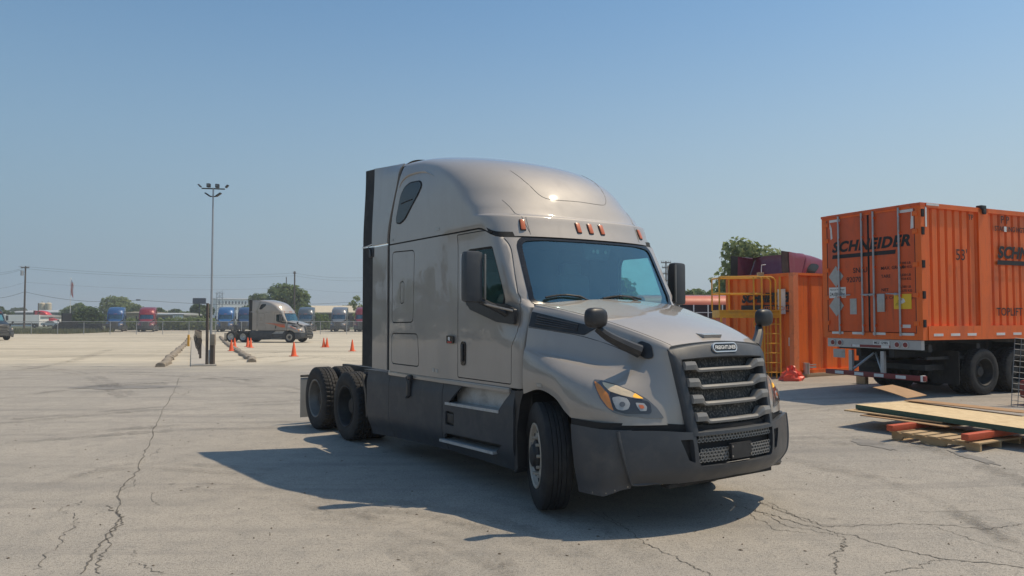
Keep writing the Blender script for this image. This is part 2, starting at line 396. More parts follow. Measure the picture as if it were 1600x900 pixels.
# ------------------------------------------------------------------ ground
def ground_material():
    m, nt, b = base_mat('lot_surface')
    v = _coord(nt)
    big = _noise(nt, .12, 5, .6, v); mid = _noise(nt, .9, 6, .65, v, .4); fine = _noise(nt, 38, 4, .75, v); grit = _noise(nt, 110, 2, .7, v); blot = _noise(nt, 4.5, 6, .7, v, .6)
    c = _mix(nt, (.315, .288, .25), (.405, .365, .31), _ramp(nt, mid, .3, .7))
    c = _mix(nt, c, (.27, .255, .235), _mul(nt, _ramp(nt, big, .5, .68), .55))
    c = _mix(nt, c, (.25, .235, .21), _mul(nt, _ramp(nt, blot, .48, .66), .65))
    c = _mix(nt, c, (.13, .122, .11), _mul(nt, _ramp(nt, fine, .5, .64), .7))
    c = _mix(nt, c, (.66, .62, .55), _mul(nt, _ramp(nt, grit, .52, .64), .6))
    # streaks left by turning tyres: two sets of stretched noise
    s1 = _noise(nt, 1, 5, .6, _coord(nt, (.08, 1.4, 1), rot=(0, 0, radians(-8))), .25)
    s2 = _noise(nt, 1, 5, .6, _coord(nt, (.1, 1.1, 1), rot=(0, 0, radians(33))), .3)
    st = _mul(nt, _ramp(nt, s1, .52, .68), .5); st2 = _mul(nt, _ramp(nt, s2, .54, .7), .42)
    c = _mix(nt, c, (.2, .19, .178), st); c = _mix(nt, c, (.21, .2, .185), st2)
    # oil drips and dark spots
    vo = nt.nodes.new('ShaderNodeTexVoronoi'); vo.inputs['Scale'].default_value = .9; nt.links.new(v, vo.inputs['Vector'])
    c = _mix(nt, c, (.1, .095, .09), _mul(nt, _ramp(nt, vo.outputs['Distance'], .05, .02), .5))
    # farther back the lot is pale crushed stone over the paving
    tc = nt.nodes.new('ShaderNodeTexCoord'); sp = nt.nodes.new('ShaderNodeSeparateXYZ'); nt.links.new(tc.outputs['Object'], sp.inputs[0])
    yy = _mul(nt, sp.outputs[1], _mul(nt, _noise(nt, .25, 4, .6, v), 9), 'ADD')
    far = _ramp(nt, yy, 30, 37)
    left = _ramp(nt, sp.outputs[0], 2, -4)
    fn = _noise(nt, 1, 6, .65, _coord(nt, (.035, .22, 1), rot=(0, 0, radians(6))), .5)
    sand = _mix(nt, (.5, .44, .335), (.62, .555, .44), _ramp(nt, mid, .3, .7))
    sand = _mix(nt, sand, (.25, .22, .175), _mul(nt, _ramp(nt, fn, .48, .64), .5))
    sand = _mix(nt, sand, (.3, .265, .21), _mul(nt, st2, 1.2))
    c = _mix(nt, c, sand, _mul(nt, far, left))
    nt.links.new(c, b.inputs['Base Color']); b.inputs['Roughness'].default_value = .88
    b.inputs['Specular IOR Level'].default_value = .3
    h = _mul(nt, fine, _mul(nt, grit, .7), 'ADD')
    nt.links.new(_bump(nt, h, .55, .012), b.inputs['Normal'])
    return m
M['lot'] = ground_material()
def build_ground():
    xs = sorted(set([-900, -500, -250, -140, 140, 250, 500, 900] + [x for x in range(-100, 101, 4)] + [x/2 for x in range(-12, 28)]))
    ys = sorted(set([-150, -60, 160, 220, 400, 900] + [y for y in range(-30, 130, 3)]))
    mb = MB(); mb.grid([[(x, y, zg(x, y)) for x in xs] for y in ys])
    tag(mb.build('ground', M['lot'], None, 60), None, None, None, 'structure')
build_ground()
def strip(poly, w, z=.004, seed=0, jag=.02, steps=14):
    """ribbon along a ground polyline, ragged"""
    R = random.Random(seed); mb = MB(); L = []; Rr = []
    P = []
    for (x0, y0), (x1, y1) in zip(poly, poly[1:]):
        for k in range(steps):
            t = k/steps; P.append((lerp(x0, x1, t), lerp(y0, y1, t)))
    P.append(poly[-1])
    q = 0
    for i, (x, y) in enumerate(P):
        a = P[max(i-1, 0)]; b = P[min(i+1, len(P)-1)]; d = Vector((b[0]-a[0], b[1]-a[1])).normalized(); nn = Vector((-d.y, d.x))
        q = q*.6+R.uniform(-1, 1)*jag; ww = w*(.35+R.random()*.9)/2
        cx, cy = x+nn.x*q, y+nn.y*q
        L.append((cx+nn.x*ww, cy+nn.y*ww, zg(cx, cy)+z)); Rr.append((cx-nn.x*ww, cy-nn.y*ww, zg(cx, cy)+z))
    mb.grid([L, Rr]); return mb
def G(u, v, z=0):   # a point of the lot, measured on the photograph
    c, s = cos(PITCH), sin(PITCH); a = (u-800)/FPX; b = (450-v)/FPX
    d = Vector((a, c-b*s, s+b*c)); t = (z-EYE)/d.z
    return (d.x*t, d.y*t)
M['crack'] = mat('crack_filled_with_dirt', (.135, .123, .105), .95, 0, .3, 9)
M['stain'] = mat('oil_stain', (.23, .215, .195), .8, 0, .3, 2)
cracks = [
 ([(130, 897), (160, 850), (185, 810), (190, 770), (215, 735), (232, 690), (255, 640), (275, 605), (280, 590)], .035, .03),
 ([(150, 897), (160, 860), (190, 820), (188, 800), (165, 790)], .03, .04),
 ([(60, 890), (90, 850), (120, 822), (127, 815), (96, 803), (98, 795), (130, 783)], .018, .05),
 ([(205, 880), (220, 885), (245, 897), (250, 899)], .02, .04), ([(205, 870), (215, 860)], .015, .03),
 ([(975, 825), (1010, 850), (1050, 868), (1090, 888), (1115, 899)], .022, .02), ([(940, 800), (975, 825), (920, 798)], .015, .02),
 ([(1185, 780), (1210, 795), (1245, 807), (1290, 822), (1340, 822), (1400, 818), (1480, 822), (1540, 830), (1598, 823)], .022, .025),
 ([(1150, 790), (1190, 800), (1240, 815), (1300, 830), (1330, 838), (1400, 857), (1480, 876), (1598, 887)], .03, .03),
 ([(1180, 795), (1230, 822), (1290, 832), (1320, 840)], .02, .03), ([(1200, 785), (1250, 812), (1300, 824)], .018, .03), ([(1165, 800), (1215, 828), (1260, 834)], .018, .03), ([(1130, 770), (1185, 784), (1260, 815)], .014, .03),
 ([(1322, 842), (1318, 855), (1303, 868), (1310, 885), (1316, 899)], .025, .03), ([(1380, 895), (1440, 885), (1455, 877), (1475, 876)], .02, .03),
 ([(1450, 822), (1500, 838), (1550, 855), (1598, 868)], .014, .02), ([(1430, 800), (1500, 802), (1598, 801)], .012, .02),
 ([(270, 612), (285, 618), (298, 609), (275, 606)], .02, .05), ([(232, 712), (243, 708), (250, 700)], .015, .03), ([(236, 770), (248, 790)], .014, .03), ([(180, 770), (205, 760), (210, 748)], .015, .03),
]
mbc = MB()
for i, (pp, w, j) in enumerate(cracks):
    s = strip([G(*q) for q in pp], w*.45, .004, i, j*.8); mbc.add(s.v, s.f)
tag(mbc.build('pavement_cracks', M['crack'], None, 0), None, None, None, 'structure')
mbs = MB()
Rn = random.Random(5)
for u, v, ru, rv in [(190, 605, .9, .35), (1365, 698, .12, .3), (1520, 723, .06, .3)]:
    x0, y0 = G(u, v); n = 26
    ph = [Rn.uniform(.6, 1.25) for _ in range(n)]
    ring = [(x0+ru*ph[k]*cos(2*pi*k/n)*1.6, y0+rv*ph[(k*3) % n]*sin(2*pi*k/n)*1.6) for k in range(n)]
    mbs.add([(x, y, zg(x, y)+.006) for x, y in ring], [tuple(range(n))])
tag(mbs.build('pavement_stains', M['stain'], None, 0), None, None, None, 'structure')
# faint tyre marks: flat rubber smears, worn through in patches
tm, nt, bb0 = base_mat('tyre_smear'); bb0.inputs['Base Color'].default_value = (.06, .058, .055, 1); bb0.inputs['Roughness'].default_value = .9
tr_ = nt.nodes.new('ShaderNodeBsdfTransparent'); mx_ = nt.nodes.new('ShaderNodeMixShader'); v_ = _coord(nt)
nt.links.new(_mul(nt, _mul(nt, _ramp(nt, _noise(nt, .7, 5, .65, v_), .38, .7), _ramp(nt, _noise(nt, 14, 4, .7, v_), .3, .6)), .3), mx_.inputs[0])
nt.links.new(tr_.outputs[0], mx_.inputs[1]); nt.links.new(bb0.outputs[0], mx_.inputs[2]); nt.links.new(mx_.outputs[0], nt.nodes['Material Output'].inputs[0])
mbt = MB()
for i, (pts, w) in enumerate([([(0, 690), (300, 668), (620, 660)], .5), ([(0, 660), (260, 638), (480, 628)], .45), ([(0, 622), (200, 600), (420, 590)], .6), ([(0, 592), (180, 583), (330, 590), (470, 612)], .6), ([(20, 570), (130, 585), (200, 620)], .4), ([(560, 790), (680, 800), (860, 850), (960, 899)], .28), ([(480, 800), (640, 830), (760, 870), (800, 899)], .24), ([(700, 760), (860, 800), (1010, 870), (1060, 899)], .26), ([(1230, 650), (1400, 640), (1598, 700)], .3), ([(1225, 690), (1420, 700), (1598, 760)], .4), ([(1235, 720), (1400, 760), (1598, 860)], .26), ([(0, 780), (200, 730), (420, 740)], .25), ([(300, 760), (500, 790), (700, 899)], .25), ([(150, 610), (200, 606), (240, 604)], 1.2), ([(0, 560), (180, 551), (320, 555)], .8), ([(345, 563), (450, 553), (570, 558)], .9), ([(0, 545), (160, 541), (300, 543)], .9), ([(390, 549), (480, 543), (570, 545)], .8), ([(40, 578), (120, 560), (170, 540)], .5), ([(430, 566), (500, 556), (575, 566)], .7)]):
    P = [Vector((*G(*q), 0)) for q in pts]; P = [(p.x, p.y) for p in curve_pts(P, 24)]
    for off in (-.5, .5):
        s = strip([(x, y+off*w*1.3) for x, y in P], w*.7, .007+.0012*i+.0005*(off > 0), 40+i, .004, 3); mbt.add(s.v, s.f)
tag(mbt.build('tyre_marks', tm, None, 0), None, None, None, 'structure')
# twigs, leaves and stone chips lying on the lot
mbl = MB(); Rn = random.Random(11)
for k in range(420):
    y = 3.2+Rn.random()**1.6*16; x = Rn.uniform(-.75, .75)*y
    a = Rn.uniform(0, pi); l = Rn.uniform(.006, .022); w = l*Rn.uniform(.25, .8); z = zg(x, y)+.003
    ca, sa = cos(a), sin(a); h = Rn.uniform(.002, .01)
    P = [(x+ca*l, y+sa*l, z), (x-sa*w, y+ca*w, z), (x-ca*l, y-sa*l, z), (x+sa*w, y-ca*w, z), (x, y, z+h)]
    mbl.add(P, [(0, 1, 4), (1, 2, 4), (2, 3, 4), (3, 0, 4)])
M['debris'] = mat('leaf_and_stone_debris', (.13, .1, .07), .9, 0, .5, 3)
tag(mbl.build('scattered_debris', M['debris'], None, 0), 'small dry leaves and stone chips scattered over the lot', 'debris', None, 'stuff')
# ------------------------------------------------------------------ the tractor (x forward, y left, z up; front axle at the origin)
HD = -0.9737
TR = thing('tractor_truck', 'large silver-beige sleeper tractor without a trailer, nearest the camera, front wheels turned', 'truck', (1.252, 7.866, 0), HD, 'tractor trucks')
WB = 5.57
ROOFX = [(2.6, -.53), (2.70, -.583), (2.76, -.613), (2.84, -.654), (2.94, -.698), (2.955, -.707), (2.966, -.728), (3.07, -.785), (3.2, -.865), (3.34, -.975), (3.46, -1.105), (3.58, -1.275), (3.68, -1.47), (3.75, -1.65), (3.85, -2.0), (3.94, -2.4), (3.99, -2.72), (4.03, -3.05)]
XB = -3.435
def Wof(z):
    t = max(0, (z-2.6)/1.43); return 1.2*max(0., 1-min(1, t)**5.2)**(1/5.2)
def Wrear(z):
    t = max(0, (z-2.6)/1.43); return 1.2*max(0., 1-min(1, t)**10)**(1/10)
def Wat(x, z):
    return -.025*ss(-1.98, -1.84, x)*(1-ss(2.7, 2.9, z)) - .075*ss(-.85, -.28, x)*ss(1.6, 1.85, z)*(1-ss(1.98, 2.1, z))
def roof_shape(z):
    xf = interp(ROOFX, z); k = ss(2.9, 3.2, z)
    k = ss(2.958, 2.985, z); S = lerp(.13, .15, k)+.13*ss(2.985, 3.25, z); m = .92*(xf-XB); L = min(lerp(.34, .40, k)+.25*max(0, z-3.2), .6*m); return xf, L, lerp(3.4, 3.0, k), min(S, .38*m)
def cab_shape(z):
    if z <= 1.95: return -.305, .12, 5, 0
    if z <= 2.04: return lerp(-.305, -.31, (z-1.95)/.09), lerp(.12, .22, (z-1.95)/.09), 5, lerp(0, .09, (z-1.95)/.09)
    return -.31-.425*(z-2.04), .22, 5.5, .09+.12*(z-2.04)
NS, NE = 26, 30
_SE = {}
def supell(n, asp, k):
    key = (round(n, 2), round(asp, 2))
    if key not in _SE:
        P = [(sin(t)**(2/key[0])*key[1], cos(t)**(2/key[0])) for t in [max(1e-6, min(pi/2-1e-6, q/400*pi/2)) for q in range(401)]]
        A = [0.]
        for a, c in zip(P, P[1:]): A.append(A[-1]+sqrt((a[0]-c[0])**2+(a[1]-c[1])**2))
        out = []; j = 0
        for q in range(1, NE+1):
            s = A[-1]*q/NE
            while j < 399 and A[j+1] < s: j += 1
            f = (s-A[j])/max(1e-9, A[j+1]-A[j]); out.append((lerp(P[j][0], P[j+1][0], f)/key[1], lerp(P[j][1], P[j+1][1], f) if q < NE else 0.))
        _SE[key] = out
    return _SE[key][k]
def plan_pt(i, xf, L, n, S, W, z, d):
    """point i of the half outline; 0..4 rear wall, then side, then the rounded front"""
    xb = XB+d+.30*ss(2.84, 3.95, z); xf = xf-d; x0 = max(xf-L, xb+.12)
    if i < 5:
        t = i/4; return (xb, max(0, W-.05)*t)
    i -= 5
    if i < 3:
        a = i/2*pi/2; r = min(.05, W*.5); return (xb+r-r*cos(a), W-r+r*sin(a)) if i else (xb+r*.3, W-.015)
    i -= 3
    if i < NS:
        return (lerp(xb+.06, x0-S, i/(NS-1)), W)
    i -= NS
    Lf = xf-x0; a, c = supell(n, max(.05, Lf/max(W, .05)), i)
    return (x0+Lf*a-S*c*c, W*c)
NP = 5+3+NS+NE
def zb(x):
    return lerp(2.825, 2.715, ss(-1.08, -.82, x))
def ring_layers(levels, roof, d=0.):
    rows = []
    for lev in levels:
        half = []
        for i in range(NP):
            z0 = lev if not isinstance(lev, tuple) else 2.8
            f = roof_shape if roof else cab_shape
            if isinstance(lev, tuple):
                xe = plan_pt(i, *f(2.76), Wof(2.76), 0, d)[0]
                z0 = zb(xe)+lev[1] if lev[0] < 0 else lerp(zb(xe)+.004, 2.985, lev[0])
            W = Wof(z0)-d
            x, y = plan_pt(i, *f(z0), W, z0, d)
            y = y+Wat(x, z0)*(y/1.2)
            if roof and W > 1e-4: y = y*lerp(1, (Wrear(z0)-d)/W, ss(-2.35, -3.25, x))
            if roof: z0 -= .075*ss(-2.5, -3.3, x)*ss(3.3, 4.0, z0)
            half.append((x, y, z0))
        rows.append(half[1:-1][::-1] and ([half[0]] + half[1:-1] + [half[-1]] + [(x, -y, z) for x, y, z in half[1:-1][::-1]]))
    return rows
CABZ = [1.13, 1.2, 1.3, 1.4, 1.5, 1.6, 1.66, 1.72, 1.8, 1.88, 1.95, 1.98, 2.01, 2.04, 2.1, 2.2, 2.3, 2.4, 2.5, 2.6, 2.67, (-1, -.014)]
def cab_tube(d=0., zs=CABZ):
    mb = MB(); mb.grid(ring_layers(zs, False, d), closed_u=True); return mb
def cab_shell(d0, d1):
    A = ring_layers(CABZ, False, d0); B = ring_layers(CABZ, False, d1)[::-1]
    mb = MB(); R = A+B; mb.grid(R+[R[0]], closed_u=True)
    me = mb.mesh('s', M['silver'], 0, False)
    bm = bmesh.new(); bm.from_mesh(me); bmesh.ops.remove_doubles(bm, verts=bm.verts[:], dist=1e-6); bmesh.ops.recalc_face_normals(bm, faces=bm.faces[:]); bm.to_mesh(me); bm.free()
    return me
ROOFL = [(k/6,) for k in range(7)]
def roof_levels():
    L = [(q,) for q in (0, .12, .25, .4, .55, .7, .82, .88, .91, .935, .96, 1.0)]; z = 2.985
    out = []
    for k in range(1, 30):
        t = k/29; out.append(2.985+(4.0285-2.985)*(sin(t*pi/2)**.92))
    return L+out
def roof_tube(d=0.):
    mb = MB(); rows = ring_layers(roof_levels(), True, d); mb.grid(rows, closed_u=True)
    return mb
# --- outlines
DOOR = round_poly([(-1.60, 1.165), (-.515, 1.165), (-.51, 1.55), (-.44, 1.66), (-.43, 1.9), (-.455, 2.05), (-.715, 2.62), (-.84, 2.765), (-1.03, 2.79), (-1.60, 2.79)], [.03, .03, .04, .04, .05, .06, .12, .12, .08, .02])
DWIN = round_poly([(-1.43, 1.975), (-.67, 1.965), (-.635, 2.08), (-.875, 2.61), (-1.38, 2.61), (-1.425, 2.52)], [.06, .06, .05, .03, .08, .06])
WSH = round_poly([(-1.0, 1.985), (1.0, 1.985), (.955, 2.675), (.7, 2.70), (-.7, 2.70), (-.955, 2.675)], [.1, .1, .1, .3, .3, .1])
def side_prism(poly, sgn, y0=1.02, y1=2.0):
    return MB().prism(poly, (0, sgn*y0, 0), (1, 0, 0), (0, 0, 1), (0, sgn*(y1-y0), 0))
def front_prism(poly, x0=-1.0, x1=.3):
    return MB().prism(poly, (x0, 0, 0), (0, 1, 0), (0, 0, 1), (x1-x0, 0, 0))
shell = cab_tube().mesh('shell', M['silver'], 40)
thick = cab_shell(0, .05)
skin = boolean(thick, [front_prism(WSH)] + [side_prism(offset_poly(DOOR, .005), s) for s in (-1, 1)])
# side luggage hatches and sleeper seams are cut as grooves
BAGA = round_poly([(-3.30, 1.775), (-2.69, 1.785), (-2.655, 2.695), (-3.30, 2.715)], .07)
BAGB = round_poly([(-3.31, 1.235), (-2.515, 1.235), (-2.56, 1.64), (-3.31, 1.635)], .07)
HNDL = round_poly([(-3.06, 2.03), (-2.95, 2.03), (-2.95, 2.31), (-3.06, 2.31)], .045)
def groove(poly, w, s, y=1.2, depth=.018):
    o = offset_poly(poly, w/2); i = offset_poly(poly, -w/2); mb = MB(); n = len(poly)
    vs = []
    for P in (o, i):
        for a, b in P: vs.append((a, s*(y-depth), b))
    for P in (o, i):
        for a, b in P: vs.append((a, s*(y+.08), b))
    fs = []
    for k in range(n):
        q = (k+1) % n
        fs += [(k, q, n+q, n+k), (2*n+k, 2*n+q, 3*n+q, 3*n+k), (k, q, 2*n+q, 2*n+k), (n+k, n+q, 3*n+q, 3*n+k)]
    mb.add(vs, fs); return mb
cabme = boolean(skin, [groove(p, w, s) for s in (-1, 1) for p, w in ((BAGA, .014), (BAGB, .014), (HNDL, .012))], ang=40)
bpy.data.meshes.remove(skin)
setmat(cabme, M['silver']); cabme.materials.append(M['interior'])
bvc = BVHTree.FromPolygons([v.co.copy() for v in shell.vertices], [tuple(p.vertices) for p in shell.polygons])
for p in cabme.polygons:
    if bvc.find_nearest(p.center)[3] > .012: p.material_index = 1
link('cab_body', cabme, TR)
for s in (-1, 1):
    dm = boolean(thick, [side_prism(offset_poly(DOOR, -.005), s)], 'INTERSECT')
    me = boolean(dm, [side_prism(DWIN, s)], ang=40); bpy.data.meshes.remove(dm)
    d = link('door', setmat(me, M['silver']), TR); me.materials.append(M['interior'])
    for p in me.polygons:
        if bvc.find_nearest(p.center)[3] > .03: p.material_index = 1
    in_sh = cab_shell(.022, .028)
    gm = boolean(in_sh, [side_prism(offset_poly(DWIN, .012), s)], 'INTERSECT'); bpy.data.meshes.remove(in_sh)
    link('window', setmat(gm, M['doorglass']), d)
    fr = MB(); P = DWIN; o_ = offset_poly(P, .004); i_ = offset_poly(P, -.022); n = len(P)
    yy = lambda z: (Wof(z)-.025)
    vs = [(a, s*(yy(b)-.010), b) for a, b in o_] + [(a, s*(yy(b)-.010), b) for a, b in i_] + [(a, s*(yy(b)-.03), b) for a, b in i_] + [(a, s*(yy(b)-.03), b) for a, b in o_]
    fr.add(vs, [(k+q*n, (k+1) % n+q*n, (k+1) % n+((q+1) % 4)*n, k+((q+1) % 4)*n) for k in range(n) for q in range(4)])
    fr.build('window_seal', M['rubber'], d)
    # black mirror cover over the lower front corner of the window
    cov = round_poly([(-1.40, 2.03), (-1.30, 1.935), (-.76, 1.80), (-.435, 1.775), (-.42, 1.93), (-.60, 1.985), (-.82, 2.0), (-1.2, 2.035)], .02)
    MB().prism(cov, (0, s*1.165, 0), (1, 0, 0), (0, 0, 1), (0, s*.035, 0)).build('mirror_cover', M['blackpl'], d)
    hp = round_poly([(-1.52, 1.305), (-1.42, 1.305), (-1.415, 1.575), (-1.525, 1.575)], .05)
    hb = MB().prism(hp, (0, s*1.16, 0), (1, 0, 0), (0, 0, 1), (0, s*.026, 0)); h = hb.build('handle', M['blackgl'], d)
    MB().box((-1.47, s*1.192, 1.45), (.035, .02, .2), None, .008).build('grip', M['blackpl'], d)
# windscreen
insh = cab_shell(.006, .012)
wm = boolean(insh, [front_prism(offset_poly(WSH, .014), -1.0, .3)], 'INTERSECT'); bpy.data.meshes.remove(insh)
ws = link('windshield', setmat(wm, M['wsglass']), TR)
outsh = cab_shell(-.006, .03)
def ring_prism(po, pi_, x0, x1):
    n = len(po); mb = MB()
    vs = [(x, a, b_) for x in (x0, x1) for P in (po, pi_) for a, b_ in P]; fs = []
    for k in range(n):
        q = (k+1) % n
        fs += [(k, q, n+q, n+k), (2*n+k, 2*n+q, 3*n+q, 3*n+k), (k, q, 2*n+q, 2*n+k), (n+k, n+q, 3*n+q, 3*n+k)]
    mb.add(vs, fs); return mb
gm2 = boolean(outsh, [ring_prism(offset_poly(WSH, .032), offset_poly(WSH, -.02), -1.0, .3)], 'INTERSECT'); bpy.data.meshes.remove(outsh)
link('windshield_seal', setmat(gm2, M['blackgl']), TR)
def wsx(z, y=0.): return -.31-.425*(z-2.04)-(.09+.12*(z-2.04))*(y/1.18)**2
# wipers: arm and blade each
for y0, y1, yb0, yb1 in ((-.28, -.62, -.86, -.38), (.42, .1, -.12, .45)):
    w = MB(); w.tube([(wsx(2.0, y0)+.03, y0, 2.0), (wsx(2.05, (y0+y1)/2)+.04, (y0+y1)/2, 2.07), (wsx(2.08, y1)+.035, y1, 2.085)], .010, 6)
    o = w.build('wiper', M['blackpl'], TR)
    MB().tube([(wsx(2.05, q)+.018, q, 2.052+.03*sin(pi*(q-yb0)/(yb1-yb0))) for q in [lerp(yb0, yb1, k/8) for k in range(9)]], .012, 6).build('wiper_blade', M['rubber'], o)
# sensor box and mirror-back behind the glass
MB().prism(round_poly([(-.09, 2.5), (.25, 2.5), (.30, 2.68), (-.14, 2.68)], .03), (-.68, 0, 0), (0, 1, 0), (0, 0, 1), (.05, 0, 0)).build('sensor_box', M['blackpl'], TR)
for y, r in ((.02, .02), (.08, .025), (.2, .022)):
    sb = MB(); sb.disc((-.622, y, 2.59), r, (1, 0, .0)); sb.build('sensor_lens', M['alu'], TR)
# inside of the cab
ib = MB(); ib.box((-1.9, 0, 1.12), (2.95, 2.25, .04)); ib.build('cab_floor', M['interior'], TR)
ib = MB(); ib.box((-2.15, 0, 2.74), (2.5, 2.28, .03)); ib.build('headliner', M['interior'], TR)
cw = MB(); cw.box((-2.0, -.85, 1.95), (.03, .55, 1.6)); cw.box((-2.0, .85, 1.95), (.03, .55, 1.6)); cw.box((-2.02, 0, 1.95), (.03, 1.2, 1.6)); cw.build('sleeper_curtain', M['interior'], TR)
db = MB(); db.box((-.66, 0, 1.85), (.5, 2.2, .22), None, .06); db.box((-.70, .5, 1.98), (.3, .55, .12), None, .04); ds = db.build('dashboard', M['dash'], TR)
b = MB(); b.box((-.50, -.35, 1.972), (.18, .32, .012), Matrix.Rotation(.3, 3, 'Z')); b.build('paper_sheet', M['white'], ds); b = MB(); b.box((-.52, -.72, 1.985), (.1, .12, .05), None, .01); b.build('dash_box', M['blackpl'], ds)
sw = MB(); C0 = Vector((-.98, .52, 1.98)); ax = Vector((-.75, 0, .66)); a1 = ax.orthogonal().normalized(); a2 = ax.cross(a1).normalized()
sw.tube([C0+(a1*cos(2*pi*k/24)+a2*sin(2*pi*k/24))*.23 for k in range(25)], .016, 6, False)
sw.tube([C0-a1*.22, C0+a1*.22], .015, 6); sw.tube([C0-a2*.22, C0+a2*.0], .015, 6); sw.tube([C0, (-.72, .52, 1.86)], .03, 8)
sw.build('steering_wheel', M['blackpl'], TR)
for y in (-.62, .62):
    st = MB(); st.box((-1.45, y, 1.55), (.5, .52, .2), None, .06); st.box((-1.72, y, 2.0), (.16, .5, .8), Matrix.Rotation(-.12, 3, 'Y'), .07); st.box((-1.78, y, 2.46), (.11, .3, .18), None, .05)
    st.build('seat', M['seat'], TR)
# --- high roof
roof_me = roof_tube().mesh('roof', M['silver'], 50)
roof = link('roof_fairing', roof_me, TR)
bvr = BVHTree.FromPolygons([v.co.copy() for v in roof_me.vertices], [tuple(p.vertices) for p in roof_me.polygons])
bvc = BVHTree.FromPolygons([v.co.copy() for v in shell.vertices], [tuple(p.vertices) for p in shell.polygons])
def drape(bv, pts, dirv, back=3.0):
    out = []
    for p in pts:
        d = Vector(dirv).normalized(); h = bv.ray_cast(Vector(p)-d*back, d)
        if h[0] is not None: out.append((h[0], h[1] if h[1].dot(d) < 0 else -h[1]))
    return out
def patch(bv, poly, o, e1, e2, d, lift=.004, th=.003, rings=5):
    """surface patch draped on bv: polygon (a,b) in the plane o,e1,e2 projected along d, as concentric rings"""
    e1, e2, o, d = Vector(e1), Vector(e2), Vector(o), Vector(d).normalized()
    n = len(poly); c = Vector((sum(p[0] for p in poly)/n, sum(p[1] for p in poly)/n))
    rows = []
    for r in range(rings+2):
        s = 1 if r >= rings else (r+.02)/rings if r < rings else 1
        s = min(1, (r+.03)/rings)
        row = []
        for a, b in poly:
            q = c+(Vector((a, b))-c)*s
            h = bv.ray_cast(o+e1*q.x+e2*q.y-d*3, d)
            if h[0] is None: h = bv.find_nearest(o+e1*q.x+e2*q.y)
            nn = h[1] if h[1].dot(d) < 0 else -h[1]
            row.append(h[0]+nn*(lift if r <= rings else lift-th-.003))
        rows.append(row)
    mb = MB(); mb.grid(rows, closed_u=True); mb.add(rows[0], [tuple(range(n))])
    return mb
# sleeper window (both sides), brow above it
SLW = round_poly([(-2.56, 3.555), (-2.50, 3.50), (-2.57, 3.41), (-2.93, 3.125), (-3.07, 3.083), (-3.165, 3.10), (-3.177, 3.15), (-3.05, 3.44), (-2.95, 3.53), (-2.82, 3.57)], .05)
for s in (-1, 1):
    fo = patch(bvr, offset_poly(SLW, .018), (0, 0, 0), (1, 0, 0), (0, 0, 1), (0, -s, 0), .005, .004, 4); f = fo.build('sleeper_window', M['rubber'], TR)
    patch(bvr, SLW, (0, 0, 0), (1, 0, 0), (0, 0, 1), (0, -s, 0), .010, .004, 4).build('pane', M['sleepglass'], f)
    bar = drape(bvr, [(-3.03, 0, 3.33), (-2.9, 0, 3.34), (-2.72, 0, 3.35)], (0, -s, 0))
    MB().tube([p+n*.012 for p, n in bar], .007, 6).build('divider', M['rubber'], f)
    arc = curve_pts([(-3.12, 0, 3.55), (-3.03, 0, 3.64), (-2.88, 0, 3.69), (-2.6, 0, 3.69), (-2.4, 0, 3.65), (-2.2, 0, 3.57)], 24)
    dr = drape(bvr, arc, (0, -s, 0)); n = len(dr)
    MB().tube([p for p, q in dr], [.004+.016*sin(pi*(k+.5)/n) for k in range(n)], 8).build('brow_ridge', M['silver'], TR)
    # narrow drip slot above the door
    MB().prism([(-1.86, 2.772), (-.90, 2.757), (-.90, 2.775), (-1.4, 2.80), (-1.7, 2.80)], (0, s*1.166, 0), (1, 0, 0), (0, 0, 1), (0, s*.014, 0)).build('drip_rail', M['seam'], TR)
# roof cap seams
def roofline(pts, r=.003, m='softseam', name='roof_seam', n=40):
    dr = drape(bvr, curve_pts(pts, n), (0, 0, -1)); MB().tube([p for p, q in dr], r, 6).build(name, M[m], TR)
roofline([(-1.35, -.62, 4), (-1.12, -.57, 4), (-.93, -.48, 4), (-.87, -.3, 4), (-.855, 0, 4), (-.87, .3, 4), (-.93, .48, 4), (-1.12, .6, 4), (-1.5, .7, 4), (-2.0, .72, 4)], .0035)
for s in (-1, 1):
    roofline([(-.70, s*.80, 4), (-.86, s*.87, 4), (-1.05, s*.93, 4)], .0028, n=14)
    dr = drape(bvr, [(0, s*.80, z) for z in (2.74, 2.78, 2.82, 2.86, 2.9, 2.94)], (-1, 0, 0)); MB().tube([p for p, q in dr], .0028, 6).build('roof_seam', M['softseam'], TR)
# clearance lamps
for y in (-.86, -.17, 0, .17, .86):
    (p, n), = drape(bvr, [(0, y, 2.845)], (-1, 0, 0)); n = (n+Vector((.2, 0, .1))).normalized()
    R = n.to_track_quat('X', 'Z').to_matrix()
    b = MB(); b.box(p+n*.006, (.03, .055, .125), R, .012); o = b.build('clearance_lamp', M['amber'], TR)
    MB().box(p+n*.0, (.02, .068, .14), R, .012).build('lamp_base', M['blackpl'], o)
# dark joint strips behind the roof seam and the rear seams
sm = MB(); sm.grid(ring_layers([(-1, -.06), (-1, .0), (-1, .05)], False, .012), closed_u=True); sm.build('roof_joint', M['seam'], TR)
